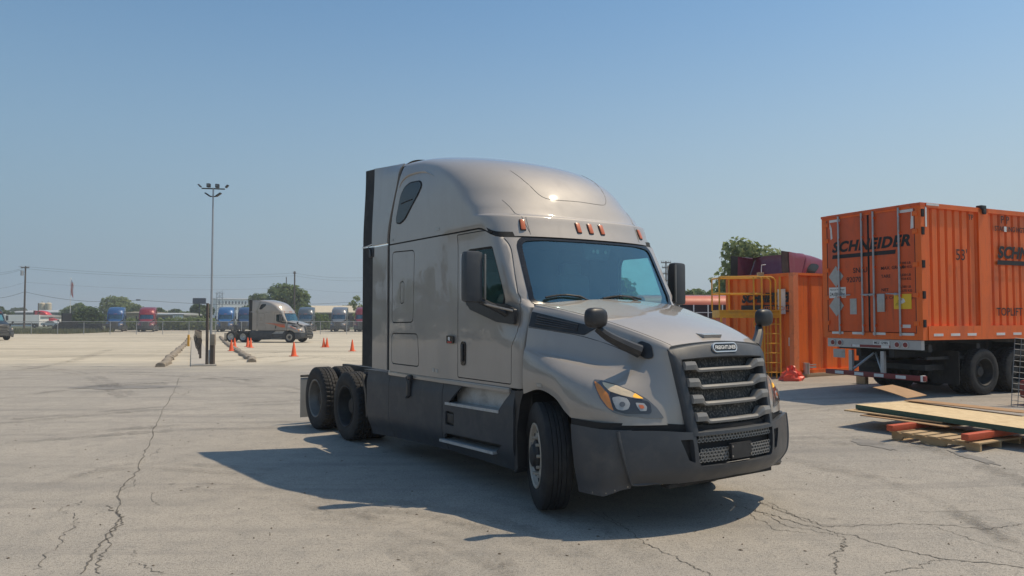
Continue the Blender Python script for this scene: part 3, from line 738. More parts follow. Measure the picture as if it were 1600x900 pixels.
# --- side extenders behind the sleeper
for s in (-1, 1):
    def panel(x0, x1, zlo, zt, y_off, th, name, m, slant=0):
        rows = []; N = 16
        for k in range(N+1):
            t = k/N; r = []
            for q in range(7):
                x = lerp(x0, x1, q/6); z = lerp(zlo, lerp(zt[0], zt[1], q/6), t)
                if slant and q < 6: x += (.30*ss(2.84, 3.95, z))*(1-q/6)
                r.append((x, s*(1.2-.035*ss(2.9, 3.9, z)-(.12*ss(3.72, 3.97, z)**2*(1-q/6) if slant else 0)-y_off), z))
            rows.append(r)
        mb = MB(); mb.grid(rows); me = mb.mesh('p', m, 40); o = tmp_obj(me); md = o.modifiers.new('s', 'SOLIDIFY'); md.thickness = th*1; md.offset = 0; md.use_even_offset = False
        me2 = evaluated(o); drop(o); shade(me2, 40); return link(name, me2, TR)
    panel(-3.455, -3.96, 2.845, (3.89, 3.95), .004, .03, 'side_extender', M['silver'], 1)
    panel(-3.964, -4.30, 2.855, (3.95, 3.97), .012, .018, 'extender_flap', M['rubber'])
    panel(-3.455, -3.94, 1.14, (2.825, 2.825), .012, .03, 'side_extender', M['silver'])
    panel(-3.944, -4.33, 1.15, (2.835, 2.845), .022, .018, 'extender_flap', M['rubber'])
    lb = MB(); lb.box((-3.98, s*1.2, 2.755), (.16, .03, .13), None, .01); lb.tube([(-4.05, s*1.22, 2.83), (-3.97, s*1.225, 2.79), (-3.95, s*1.22, 2.7)], .012, 6); lb.build('extender_latch', M['blackpl'], TR)
MB().tube([(-4.32, -1.2, 2.85), (-4.1, -1.21, 2.858), (-3.95, -1.205, 2.875)], .008, 6).build('extender_cable', M['white'], TR)
# badge on the rear of the door opening
bb = MB(); bb.prism(round_poly([(-1.82, 1.545), (-1.665, 1.545), (-1.665, 1.635), (-1.82, 1.635)], .01), (0, -1.195, 0), (1, 0, 0), (0, 0, 1), (0, -.008, 0))
bd = bb.build('badge_plate', M['blackgl'], TR)
b2 = MB(); b2.prism(round_poly([(-1.775, 1.585), (-1.735, 1.575), (-1.735, 1.62), (-1.775, 1.62)], .008), (0, -1.2035, 0), (1, 0, 0), (0, 0, 1), (0, -.003, 0)); b2.build('badge_mark', M['white'], bd)
b2 = MB(); b2.box((-1.743, -1.2045, 1.56), (.1, .003, .018)); b2.build('badge_stripe', M['red'], bd)
for x, z, w, h in ((-2.14, 1.215, .05, .045), (-2.05, 1.21, .05, .04), (-2.05, 2.90, .1, .03), (-3.3, 2.88, .06, .025)):
    b2 = MB(); b2.box((x, -(Wof(z)+.0025), z), (w, .004, h)); b2.build('sticker', M['placard'], TR)
# pinch rail under the cab
for s in (-1, 1):
    b = MB(); b.box((-3.445, s*1.172, 2.0), (.05, .03, 1.72)); b.grid([[(XB+.30*ss(2.84, 3.95, z)+dx, s*(1.17-.03*ss(2.9, 3.9, z)-.12*ss(3.72, 3.97, z)**2), z) for z in [lerp(2.84, 3.9, k/12) for k in range(13)]] for dx in (-.05, .03)]); b.build('rear_joint', M['seam'], TR)
    b = MB(); b.box((-1.98, s*1.175, 1.10), (2.9, .04, .055), None, .012); b.build('cab_sill', M['silver'], TR)
# ------------------------------------------------------------------ hood
HX = [  # rows from the wheel-arch lip to the ridge; columns from cowl to grille
 [(-.275, 1.19, 1.09), (.0, 1.20, 1.155), (.25, 1.205, 1.10), (.42, 1.21, .985), (.56, 1.21, .93), (.80, 1.185, .925), (1.02, 1.09, .925), (1.17, .86, .925), (1.265, .56, .92)],
 [(-.275, 1.20, 1.24), (.0, 1.215, 1.25), (.25, 1.22, 1.21), (.42, 1.225, 1.13), (.56, 1.22, 1.09), (.79, 1.19, 1.08), (1.0, 1.085, 1.07), (1.145, .84, 1.06), (1.245, .575, 1.06)],
 [(-.275, 1.195, 1.40), (.0, 1.205, 1.39), (.25, 1.205, 1.345), (.42, 1.195, 1.30), (.56, 1.18, 1.27), (.775, 1.13, 1.24), (.96, 1.03, 1.21), (1.105, .81, 1.19), (1.215, .59, 1.2)],
 [(-.275, 1.185, 1.505), (.0, 1.165, 1.47), (.25, 1.12, 1.43), (.40, 1.08, 1.405), (.54, 1.04, 1.385), (.75, .97, 1.36), (.93, .885, 1.34), (1.075, .745, 1.33), (1.19, .60, 1.34)],
 [(-.275, 1.16, 1.57), (.0, 1.09, 1.525), (.25, 1.01, 1.48), (.40, .965, 1.455), (.54, .925, 1.435), (.745, .87, 1.425), (.915, .80, 1.425), (1.06, .70, 1.43), (1.172, .612, 1.435)],
 [(-.275, 1.135, 1.72), (.0, 1.04, 1.68), (.25, .95, 1.635), (.40, .905, 1.61), (.54, .87, 1.59), (.745, .81, 1.555), (.91, .755, 1.53), (1.06, .675, 1.515), (1.155, .62, 1.51)],
 [(-.275, 1.095, 1.88), (.0, .99, 1.83), (.25, .91, 1.78), (.40, .865, 1.745), (.54, .83, 1.715), (.745, .77, 1.665), (.91, .72, 1.62), (1.055, .66, 1.585), (1.145, .625, 1.562)],
 [(-.275, 1.05, 1.955), (.0, .95, 1.905), (.25, .87, 1.85), (.40, .83, 1.815), (.54, .795, 1.782), (.745, .74, 1.72), (.91, .69, 1.67), (1.055, .635, 1.62), (1.138, .60, 1.588)],
 [(-.275, .98, 1.982), (.0, .88, 1.928), (.25, .80, 1.872), (.40, .765, 1.838), (.54, .73, 1.805), (.745, .68, 1.745), (.91, .635, 1.69), (1.055, .585, 1.635), (1.136, .55, 1.60)],
 [(-.28, .5, 2.025), (.0, .45, 1.97), (.25, .41, 1.915), (.40, .39, 1.878), (.54, .375, 1.843), (.745, .35, 1.782), (.91, .33, 1.725), (1.065, .31, 1.66), (1.15, .29, 1.622)],
 [(-.29, 0, 2.045), (.0, 0, 1.99), (.25, 0, 1.932), (.40, 0, 1.895), (.54, 0, 1.858), (.745, 0, 1.797), (.91, 0, 1.74), (1.07, 0, 1.672), (1.16, 0, 1.632)],
]
def hood_surface(sgn=1, nu=60, nv=56):
    V = [[Vector(p) for p in r] for r in HX]; nr = len(V)
    full = V + [[Vector((p.x, -p.y, p.z)) for p in r] for r in V[-2::-1]]
    rows = []
    cols = [[cat1(r, j*(len(r)-1)/(nu-1)) for j in range(nu)] for r in full]
    m = len(full)
    for i in range(2*nv-1):
        t = i*(m-1)/(2*nv-2)
        rows.append([cat1([cols[k][j] for k in range(m)], t) for j in range(nu)])
    return rows
hood_rows = hood_surface()
hm = MB(); hm.grid(hood_rows); hood_skin = hm.mesh('h', M['silver'], 40)
o = tmp_obj(hood_skin.copy()); md = o.modifiers.new('s', 'SOLIDIFY'); md.thickness = .03; md.offset = -1; md.use_even_offset = False
hme = evaluated(o); drop(o); shade(hme, 40)
hood = link('hood', hme, TR)
bvh = BVHTree.FromPolygons([v.co.copy() for v in hood_skin.vertices], [tuple(p.vertices) for p in hood_skin.polygons])
def hside(pts, s, lift=0.):
    return [(p+n*lift) for p, n in drape(bvh, [(x, 0, z) for x, z in pts], (0, -s, 0))]
for s in (-1, 1):
    # side intake
    vent = round_poly([(-.27, 1.755), (.33, 1.678), (.45, 1.752), (-.27, 1.905)], [.01, .02, .02, .01])
    v = patch(bvh, vent, (0, 0, 0), (1, 0, 0), (0, 0, 1), (0, -s, 0), .006, .004, 4).build('side_intake', M['blackpl'], TR)
    for k in range(4):
        t = .22+.18*k; l = hside([(-.2+q*.05, lerp(1.77-.128*(q*.05+.07), 1.9-.2*(q*.05+.07), t)) for q in range(10)], s, .012)
        if len(l) > 2: MB().tube(l, .008, 6).build('louvre', M['dkplastic'], v)
    # seams: hood top joint, side joint
    pts = [(-.26, .995), (0, .905), (.25, .825), (.4, .788), (.54, .755), (.745, .703), (.91, .655), (1.05, .605), (1.13, .575)]
    dr = drape(bvh, curve_pts([(x, s*y, 2.5) for x, y in pts], 50), (0, 0, -1)); MB().tube([p-n*.001 for p, n in dr], .0035, 6).build('hood_seam', M['seam'], TR)
    l = hside([(-.27, 1.748), (0, 1.715), (.3, 1.67), (.6, 1.60), (.8, 1.535)], s, -.001); MB().tube(curve_pts(l, 40), .003, 6).build('hood_seam', M['seam'], TR)
    # headlamp, draped on the front corner
    d = Vector((.75, s*.66, 0)).normalized(); e = Vector((d.y, -d.x, 0)) if s < 0 else Vector((-d.y, d.x, 0))
    e = Vector((.66, -s*.75, 0)).normalized()
    o0 = Vector((1.05, s*1.02, 0))
    def hp(poly, lift, th, rings=5): return patch(bvh, poly, o0, e, (0, 0, 1), -d, lift, th, rings)
    LENS = round_poly([(-.30, 1.292), (-.227, 1.289), (-.096, 1.257), (.049, 1.204), (.164, 1.14), (.242, 1.069), (.306, .979), (.177, .985), (-.025, 1.004), (-.119, 1.027), (-.184, 1.07), (-.242, 1.142), (-.286, 1.237)], .02, 3)
    hl = hp(LENS, .008, .006).build('headlight', M['lens'], TR)
    hp(round_poly([(-.290, 1.278), (-.242, 1.252), (-.169, 1.18), (-.122, 1.045), (-.17, 1.07), (-.228, 1.14), (-.271, 1.22)], .012, 3), .012, .004, 3).build('turn_signal', M['marker'], hl)
    hp(round_poly([(-.222, 1.272), (-.096, 1.248), (.02, 1.205), (.128, 1.143), (.06, 1.146), (-.053, 1.171), (-.154, 1.20), (-.207, 1.245)], .012, 3), .013, .004, 3).build('running_light', M['drl'], hl)
    c = [(-.06+.065*cos(2*pi*k/20), 1.105+.05*sin(2*pi*k/20)) for k in range(20)]
    hp(round_poly([(.055, 1.188), (.128, 1.143), (.075, 1.148), (.035, 1.158)], .008, 3), .0165, .004, 3).build('running_light_end', M['drlend'], hl)
    hp(round_poly([(-.16, 1.20), (.0, 1.165), (.185, 1.115), (.20, 1.02), (-.02, 1.02), (-.13, 1.05)], .03), .0105, .003, 4).build('lamp_housing', M['lensring'], hl)
    hp(round_poly([(-.137, 1.152), (-.082, 1.162), (-.012, 1.147), (.016, 1.102), (-.003, 1.058), (-.053, 1.049), (-.10, 1.06), (-.123, 1.107)], .015, 3), .0145, .004, 3).build('projector_lens', M['lampin'], hl)
    hp([(-.052+.024*cos(2*pi*k/16), 1.098+.02*sin(2*pi*k/16)) for k in range(16)], .0185, .004, 2).build('projector_bulb', M['lens'], hl)
    hp(round_poly([(.058, 1.112), (.133, 1.105), (.158, 1.075), (.152, 1.043), (.098, 1.044), (.072, 1.08)], .01, 3), .013, .004, 3).build('low_beam_lens', M['lampin'], hl)
    hp(round_poly([(.082, 1.095), (.125, 1.09), (.135, 1.065), (.1, 1.06)], .01, 3), .017, .004, 2).build('low_beam_bulb', M['amber'], hl)
    # repeater sticker on the fender
    sp = patch(bvh, [(-.02, 1.185), (.06, 1.185), (.06, 1.215), (-.02, 1.215)], (0, 0, 0), (1, 0, 0), (0, 0, 1), (0, -s, 0), .004, .003, 2).build('sticker', M['placard'], TR)
    # hood mirror
    b = MB(); base = [(.86, 1.545), (1.0, 1.50), (1.06, 1.53), (.95, 1.63), (.88, 1.63)]
    hmr = patch(bvh, round_poly([(.84, 1.555), (.98, 1.475), (1.035, 1.49), (1.0, 1.60), (.90, 1.635)], .03), (0, 0, 0), (1, 0, 0), (0, 0, 1), (0, -s, 0), .02, .018, 3).build('hood_mirror', M['blackpl'], TR)
    b = MB(); b.tube(curve_pts([(.96, s*.79, 1.545), (.90, s*.90, 1.60), (.82, s*1.04, 1.68), (.76, s*1.12, 1.755)], 12), [.06-.0022*k for k in range(12)], 8); b.build('mirror_arm', M['blackpl'], hmr)
    hb = MB(); bm = bmesh.new(); bmesh.ops.create_uvsphere(bm, u_segments=20, v_segments=14, radius=1)
    for vv in bm.verts:
        x, y, z = vv.co
        f = lambda q, p: (abs(q)**p)*(1 if q > 0 else -1)
        L = max(abs(x)**3.2+abs(y)**3.2+abs(z)**3.2, 1e-9)**(1/3.2); x, y, z = x/L, y/L, z/L
        vv.co = Vector((.78+x*(.075 if x > 0 else .03)+.02*abs(z)*0, s*1.16+y*.115, 1.845+z*.09))
    bm.verts.index_update(); hb.add([v.co.copy() for v in bm.verts], [[v.index for v in f.verts] for f in bm.faces]); bm.free()
    hb.build('mirror_head', M['blackpl'], hmr, 60)
    # door mirror
    b = MB(); b.box((-.75, s*1.50, 2.265), (.13, .205, .53), Matrix.Rotation(s*.06, 3, 'Z'), .045); mm = b.build('side_mirror', M['dkplastic'], TR, 50)
    b = MB(); b.box((-.825, s*1.50, 2.265), (.01, .18, .47), None, .004); b.build('mirror_glass', M['chrome'], mm)
    b = MB(); b.box((-.675, s*1.392, 2.265), (.025, .022, .47), None, .008); b.build('mirror_trim', M['rimgrey'], mm)  # paler grey strip down the inner front edge of the housing
    b = MB(); b.tube(curve_pts([(-.58, s*1.17, 1.87), (-.62, s*1.26, 1.93), (-.70, s*1.38, 2.0), (-.75, s*1.44, 2.04)], 10), .035, 8); b.build('mirror_bracket', M['blackpl'], mm)
    b = MB(); b.tube([(-.44, s*1.2, 1.915), (-.62, s*1.34, 1.965), (-.72, s*1.42, 2.0)], .012, 6); b.build('mirror_brace', M['alu'], mm)
# cowl below the windscreen
b = MB(); b.box((-.335, 0, 1.965), (.13, 2.0, .04), None, .01); b.build("cowl", M['blackpl'], TR)
# little air scoop at the ridge
b = MB(); b.prism([(0, 0), (.12, 0), (.12, .028)], (.98, -.12, 1.703), (1, 0, -.36), (.3, 0, 1), (0, .24, 0)); b.build('hood_scoop', M['silver'], TR)
# ------------------------------------------------------------------ grille
def gS(a, b, off=0.):
    """grille surface: a -1..1 across, b 0 bottom..1 top"""
    hw = lerp(.555, .632, max(0, b)**.9); z = lerp(.84, 1.565, b)+.055*(1-a*a)*b**6
    x = lerp(1.315, 1.155, b)+.055*(1-a*a)-.03*ss(.9, 1, b)
    return Vector((x+off, a*hw, z))
fr = MB(); N = 44
def loop(ai, b0, b1, n=14):
    L = []
    for k in range(n): L.append((-ai+2*ai*k/n, b0))
    for k in range(n): L.append((ai, b0+(b1-b0)*k/n))
    for k in range(n): L.append((ai-2*ai*k/n, b1))
    for k in range(n): L.append((-ai, b1-(b1-b0)*k/n))
    return L
def blend(L, top):
    return L
o1 = [gS(a, b, -.03) for a, b in loop(1.0, -.02, 1.0)]; o2 = [gS(a, b, .02) for a, b in loop(1.0, -.02, 1.0)]; o2b = [gS(a, b, .035) for a, b in loop(.965, -.02, .985)]
i1 = [gS(a, b, .035) for a, b in loop(.88, .02, .875)]; i2 = [gS(a, b, .02) for a, b in loop(.86, .03, .86)]; i3 = [gS(a, b, -.07) for a, b in loop(.85, .04, .85)]
fr.grid([o1, o2, o2b, i1, i2, i3], closed_u=True); gr = fr.build('grille', M['dkplastic'], TR, 50)
bk = MB(); bk.grid([[gS(a/10, b/12, -.065) for a in range(-10, 11)] for b in range(-1, 12)])
M['gmesh'] = mat('grille_mesh', (.022, .022, .021), .7, 0, .5, 160, (.3, .28, .24), .8, 45, .5, 240)
bk.build('grille_screen', M['gmesh'], gr)
b = MB(); b.box((1.225, 0, 1.2), (.012, .012, .62), Matrix.Rotation(-.21, 3, 'Y')); b.build('screen_bar', M['blackpl'], gr)
for k, bc in enumerate((.775, .58, .385, .175)):
    mb = MB(); rows = []
    n = 48
    for i in range(n+1):
        a = -.87+1.74*i/n; e = ss(.56, .70, abs(a))
        hh = lerp(.018, .038, e); drop_ = lerp(-.032, .016, e); dep = lerp(.0, .035, e)
        c = gS(a, bc, 0); z = c.z+drop_
        sec = [(-.05, hh*.9), (.012+dep, hh), (.026+dep, hh*.2), (.02+dep, -hh*.9), (-.05, -hh)]
        rows.append([(c.x+q, c.y, z+w) for q, w in sec])
    mb.grid(rows, closed_u=True); mb.add(rows[0], [(0, 1, 2, 3, 4)]); mb.add(rows[-1], [(0, 1, 2, 3, 4)])
    mb.build('grille_bar', M['grillebar'], gr, 30)
# oval badge
bc = gS(0, .955, .036); nb = Vector((1, 0, .25)).normalized(); ez = Vector((-.25, 0, 1)).normalized(); ey = Vector((0, 1, 0))
def capsule(hw, hh, n=12):
    return [(hw-hh+hh*cos(t), hh*sin(t)) for t in [-pi/2+pi*k/n for k in range(n+1)]] + [(-(hw-hh)+hh*cos(t), hh*sin(t)) for t in [pi/2+pi*k/n for k in range(n+1)]]
b = MB(); b.prism(capsule(.165, .045), bc-nb*.03, ey, ez, nb*.042); bo = b.build('badge', M['chrome'], TR)
b = MB(); b.prism(capsule(.152, .033), bc+nb*.0125, ey, ez, nb*.002); b.build('badge_field', M['blackgl'], bo)
t = text_mesh('FREIGHTLINER', .047, M['white'], .001, 0, .0012, 'CENTER', .93)
place_text('badge_lettering', t, bc+nb*.0165-ez*.017, (0, 1, 0), ez, bo)
# lower mesh: hexagon lattices
def hexmesh(bl, bh, a0, a1, mb, cell=.029):
    zlo, zhi = bl, bh; h = cell*1.0; n = 0
    y = -a0
    row = 0; z = zlo+cell*.6
    while z < zhi-cell*.4:
        y = a0+(cell*.9 if row % 2 else 0)
        while y < a1:
            R = cell; ro = R*1.03; ri = R*.66
            x = 1.345+.045*(1-(y/.55)**2)-.06*(z-.6)
            vs = []
            for rr, dx in ((ro, 0), (ri, 0), (ri, -.02)):
                for k in range(6):
                    t = pi/6+k*pi/3; vs.append((x+dx, y+rr*1.0*cos(t), z+rr*.78*sin(t)))
            fs = [(k, (k+1) % 6, 6+(k+1) % 6, 6+k) for k in range(6)]+[(6+k, 6+(k+1) % 6, 12+(k+1) % 6, 12+k) for k in range(6)]
            mb.add(vs, fs); y += cell*1.76
        z += cell*1.2; row += 1
lm = MB(); hexmesh(.765, .86, -.47, .49, lm, .0235); lm.build('lower_grille', M['grillebar'], TR, 0)
lm = MB(); hexmesh(.595, .725, -.46, .48, lm, .0235); lo = lm.build('lower_grille', M['grillebar'], TR, 0)
b = MB(); b.grid([[(1.30+.045*(1-(y/10*.5/.55)**2)-.06*(z-.6), y/10*.5, z) for y in range(-10, 11)] for z in (.56, .65, .75, .9)]); b.build('screen', M['seam'], lo)
b = MB(); b.prism(round_poly([(-.13, .60), (.13, .60), (.14, .735), (-.14, .735)], .01), (1.392, 0, 0), (0, 1, 0), (0, 0, 1), (.03, 0, 0)); pb = b.build('plate_bracket', M['blackpl'], TR)
b = MB()
for y in (-.125, .125):
    for z in (.625, .71): b = MB(); b.disc((1.4225, y, z), .009, (1, 0, 0), 8, .006); b.build('bolt', M['alu'], pb)
# ------------------------------------------------------------------ bumper
def bump_surface(zs, cols, lift=0):
    pass
BX = [(.50, 1.215), (.70, 1.215), (.88, 1.205), (.98, 1.165), (1.045, 1.10), (1.13, .96), (1.22, .78), (1.295, .6), (1.345, .4), (1.378, .2), (1.388, 0)]
def bump_pt(s, t):
    """s 0..10 along from the wheel arch to the middle, t 0 top..1 bottom"""
    p = cat1([Vector((a, b)) for a, b in BX], s)
    zt = lerp(.905, .86, ss(5, 9, s)); zbm = interp([(0, .30), (2, .315), (3, .345), (4, .375), (5.5, .395), (7, .40), (10, .425)], s)
    z = lerp(zt, zbm, t)
    x, y = p
    if s < 3: x += (.915-z)*.17*(1-s/3)
    tuck = ss(.62, 1.0, t)
    n = Vector((.35+.65*ss(2.5, 6, s), .94*(1-ss(2.5, 7, s)))).normalized()
    q = -lerp(.012, .07, ss(3.2, 5, s))*tuck**1.5 + .02*sin(pi*min(1, t*1.1))
    return Vector((x+n.x*q, y+n.y*q, z))
def bump_piece(s0, s1, t0, t1, lift, name, cuts=(), sl=0.):
    for sg in ((-1, 1) if s1 < 9.9 else (0,)):
        rows = []
        nt = 26
        if sg: S = [lerp(s0, s1, k/30) for k in range(31)]; L = [[(lambda p: (p.x, sg*p.y, p.z))(bump_pt(q, lerp(t0, t1, r/nt))) for q in S] for r in range(nt+1)]
        else:
            L = []
            for r in range(nt+1):
                S = [lerp(s0+sl*(r/nt), 10, k/40) for k in range(41)]
                A = [bump_pt(q, lerp(t0, t1, r/nt)) for q in S]
                L.append([(p.x, p.y, p.z) for p in A] + [(p.x, -p.y, p.z) for p in A[-2::-1]])
        mb = MB(); mb.grid(L); me = mb.mesh('b', M['bumper'], 40)
        bm = bmesh.new(); bm.from_mesh(me); bm.normal_update()
        cen = Vector((.3, 0, .6)); flip = sum(1 if f.normal.dot(f.calc_center_median()-cen) > 0 else -1 for f in bm.faces) < 0
        if flip: bmesh.ops.reverse_faces(bm, faces=bm.faces[:])
        bm.normal_update()
        for v in bm.verts: v.co += v.normal*lift
        bm.to_mesh(me); bm.free()
        r_ = boolean(me, list(cuts), solid=.05) ; bpy.data.meshes.remove(me)
        link(name, setmat(r_, M['bumper']), TR)
LG = round_poly([(-.49, .565), (.49, .565), (.535, .96), (-.535, .96)], [.05, .05, .01, .01])
cut = MB().prism(LG, (1.0, 0, 0), (0, 1, 0), (0, 0, 1), (.8, 0, 0))
cutL = MB().prism(round_poly([(-.535, .60), (-.595, .625), (-.665, .80), (-.55, .80)], .01), (1.0, 0, 0), (0, 1, 0), (0, 0, 1), (.8, 0, 0))
cutR = MB().prism(round_poly([(.535, .60), (.595, .625), (.665, .80), (.55, .80)], .01), (1.0, 0, 0), (0, 1, 0), (0, 0, 1), (.8, 0, 0))
bump_piece(0, 4.6, .03, 1.0, 0., 'bumper_end')
bump_piece(3.8, 10, .045, .93, .03, 'bumper', (cut, cutL, cutR), .8)
for sg in (-1, 1):
    pp = [bump_pt(3.8+.8*k/20, lerp(.05, .9, k/20)) for k in range(21)]+[bump_pt(4.6+.12*k*k/6, .9+.045*sin(k/6*pi/2)) for k in range(1, 7)]+[bump_pt(5.32+.3*k, .945) for k in range(1, 5)]
    cen = Vector((.3, 0, .6)); P = [Vector((p.x+.028*.8, sg*(p.y+.022), p.z)) for p in pp]
    MB().tube(P, [.013]*(len(P)-4)+[.010, .007, .004, .001], 8).build('highlight_bead', M['bumper'], TR)  # bead added along the raised panel's edge to catch a highlight line
b = MB(); rows = [[(lambda p: (p.x-.03, p.y, p.z+dz))(bump_pt(lerp(.2, 10, k/40), .02)) for k in range(41)] for dz in (-.03, .05)]
rows = [r+[(x, -y, z) for x, y, z in r[-2::-1]] for r in rows]; b.grid(rows); b.build('bumper_gap_trim', M['seam'], TR)
b = MB(); b.box((1.30, 0, .69), (.02, 1.34, .24)); b.build('intake_backing', M['seam'], TR)
b = MB(); b.box((1.16, 0, .39), (.1, 1.4, .04), None, .01); b.build('air_dam', M['rubber'], TR)
b = MB()
for sg in (-1, 1):
    for q in (1.2, 2.4, 3.4, 4.4, 5.4, 6.2, 7, 7.8):
        p = bump_pt(q, .965); b = MB(); b.disc((p.x, sg*p.y, p.z), .007, (p.x-.4, sg*p.y*1.2, -.2), 6, .006); b.build('bumper_bolt', M['alu'], TR)
# ------------------------------------------------------------------ wheels
def tyre_mesh(w=.285, r=.512, lugs=True, n=176):
    h = w/2
    prof = [(.300, -h*.80), (.318, -h*.90), (.36, -h*.99), (.42, -h*1.0), (.465, -h*.94), (r-.022, -h*.87), (r-.004, -h*.80)]
    if lugs: tr = [(r, -h*.74), (r, -h*.40), (r-.016, -h*.38), (r-.016, -h*.34), (r, -h*.32), (r, -h*.05), (r-.013, -h*.04), (r-.013, h*.04), (r, h*.05), (r, h*.32), (r-.016, h*.34), (r-.016, h*.38), (r, h*.40), (r, h*.74)]
    else: tr = [(r, -h*.72), (r, -h*.46), (r-.012, -h*.45), (r-.012, -h*.41), (r, -h*.40), (r, -h*.14), (r-.012, -h*.13), (r-.012, -h*.09), (r, -h*.08), (r, h*.08), (r-.012, h*.09), (r-.012, h*.13), (r, h*.14), (r, h*.40), (r-.012, h*.41), (r-.012, h*.45), (r, h*.46), (r, h*.72)]
    prof += tr + [(a, -b) for a, b in prof[::-1]]
    def rf(rr, a, j, k):
        if lugs and rr > r-.012 and abs(a) > h*.3:
            ph = (k+(1 if a > 0 else 3)) % 4
            if ph >= 3 or (ph == 2 and abs(a) > h*.7): return rr-.015
        if rr > .45 and rr < r-.01 and k % 2 and not lugs: return rr-.002
        return rr
    mb = MB(); mb.lathe(prof, n, rfn=rf); return mb.mesh('tyre', M['rubber'], 28)
TY_D = tyre_mesh(); TY_S = tyre_mesh(.29, .512, False)
def rim_steer():
    mb = MB(); mb.lathe([(.305, .118), (.312, .135), (.300, .138), (.284, .128), (.272, .095), (.262, .086), (.235, .098), (.19, .112), (.165, .115), (.16, .08), (.0, .08)], 60)
    for k in range(10):
        t = 2*pi*k/10; mb.m = 1; mb.disc((.222*sin(t), .1025, .222*cos(t)), .031, (0, 1, 0), 14, .002)
    mb.m = 0
    for k in range(10):
        t = 2*pi*(k+.5)/10; mb.tube([(.175*sin(t), .11, .175*cos(t)), (.175*sin(t), .15, .175*cos(t))], .015, 6)
    return mb.mesh('rim', [M['frontrim'], M['seam']], 35)
def hub_steer():
    mb = MB(); mb.lathe([(.15, .08), (.145, .13), (.11, .145), (.10, .165), (.08, .175), (0, .177)], 32); return mb.mesh('hub', M['chassis'], 35)
def rim_drive():
    mb = MB(); mb.lathe([(.305, .118), (.313, .135), (.300, .138), (.286, .125), (.276, .06), (.262, .03), (.256, -.02), (.245, -.07), (.21, -.085), (.15, -.075), (.14, -.09), (0, -.09)], 60)
    mb.m = 1
    for k in range(10):
        t = 2*pi*k/10; mb.disc((.2*sin(t), -.0865, .2*cos(t)), .03, (0, 1, 0), 12, .003)
    return mb.mesh('rim', [M['rimgrey'], M['seam']], 35)
def hub_drive():
    mb = MB(); mb.lathe([(.14, -.09), (.13, -.02), (.12, .02), (.10, .04), (0, .045)], 28)
    for k in range(10):
        t = 2*pi*(k+.5)/10; mb.tube([(.168*sin(t), -.09, .168*cos(t)), (.168*sin(t), -.05, .168*cos(t))], .014, 6)
    return mb.mesh('hub', M['chassis'], 35)
RS, HS, RD, HDm = rim_steer(), hub_steer(), rim_drive(), hub_drive()
RD2 = RD.copy(); RD2.materials.clear(); RD2.materials.append(M['chassis']); RD2.materials.append(M['seam'])
STEER = radians(-25)
def wheel(root, x, y, s, tyre, rim, hub, steer=0, name='wheel'):
    w = link(name, tyre, root); w.location = (x, y, .512); w.rotation_euler = (0, radians(17*x+40*y), steer) if not s > 0 else (0, radians(17*x+40*y), steer)
    for nm, me in (('rim', rim), ('hub', hub)):
        o = link(nm, me, w)
        if s < 0: o.scale = (1, -1, 1)
    return w
for s in (-1, 1):
    wheel(TR, -.03, s*1.065, s, TY_S, RS, HS, STEER, 'front_wheel')
    for dx, rm in ((.66, RD2), (-.66, RD)):
        wheel(TR, -WB+dx, s*1.075, s, TY_D, rm if s < 0 else RD, HDm, 0, 'drive_wheel')
        wheel(TR, -WB+dx, s*.745, s, TY_D, RD2, HDm, 0, 'drive_wheel')
# ------------------------------------------------------------------ chassis
b = MB()
for s in (-1, 1):
    b.box((-2.95, s*.43, .88), (7.9, .09, .27))
for x in (-6.85, -5.57, -4.2, -2.5, -.9, .6): b.box((x, 0, .88), (.12, .8, .2))
b.build('chassis_frame', M['chassis'], TR)
for dx in (.66, -.66):
    b = MB(); b.tube([(-WB+dx, -.95, .512), (-WB+dx, .95, .512)], .075, 10); b.lathe([(0, -.2), (.2, -.15), (.24, 0), (.2, .15), (0, .2)], 16, (-WB+dx, 0, .512)); b.build('drive_axle', M['chassis'], TR)
b = MB(); b.tube([(0, -.9, .48), (0, .9, .48)], .06, 8); b.build('front_axle', M['chassis'], TR)
for dx in (.66, -.66):
    for s in (-1, 1): b = MB(); b.tube([(-WB+dx-.25, s*.43, .62), (-WB+dx-.25, s*.43, .85)], .12, 12); b.build('air_spring', M['rubber'], TR)
b = MB(); b.prism([(-.48, -.42), (.3, -.45), (.3, .45), (-.48, .42), (-.48, .08), (-.15, .05), (-.15, -.05), (-.48, -.08)], (-5.25, 0, 1.10), (1, 0, 0), (0, 1, 0), (0, 0, .07))
b.box((-5.2, 0, 1.05), (.5, .9, .12)); b.build('fifth_wheel', M['chassis'], TR)
b = MB(); b.box((-4.05, 0, 1.04), (.95, .86, .02)); b.tube([(-4.55, -.62, 1.06), (-3.6, -.66, 1.10)], .035, 8); b.box((-4.15, -.9, 1.075), (.62, .4, .03), None, .01); b.build('deck_plate', M['chassis'], TR)
b = MB()
for s in (-1, 1): b = MB(); b.prism([(-4.36, .98), (-4.32, 1.02), (-4.2, .8), (-4.16, .45), (-4.19, .42), (-4.25, .75)], (0, s*.62, 0), (1, 0, 0), (0, 0, 1), (0, s*.56, 0)); b.build('quarter_fender', M['blackpl'], TR)
for s in (-1, 1):
    b = MB(); b.box((-6.93, s*.91, .46), (.014, .62, .68)); o = b.build('mud_flap', M['flap'], TR)
    b = MB(); b.tube([(-6.93, s*.4, .83), (-6.93, s*1.22, .83)], .02, 8); b.build('flap_bracket', M['chassis'], o)
b = MB(); b.box((-6.95, 0, .86), (.05, .9, .18)); tl = b.build('rear_crossmember', M['chassis'], TR)
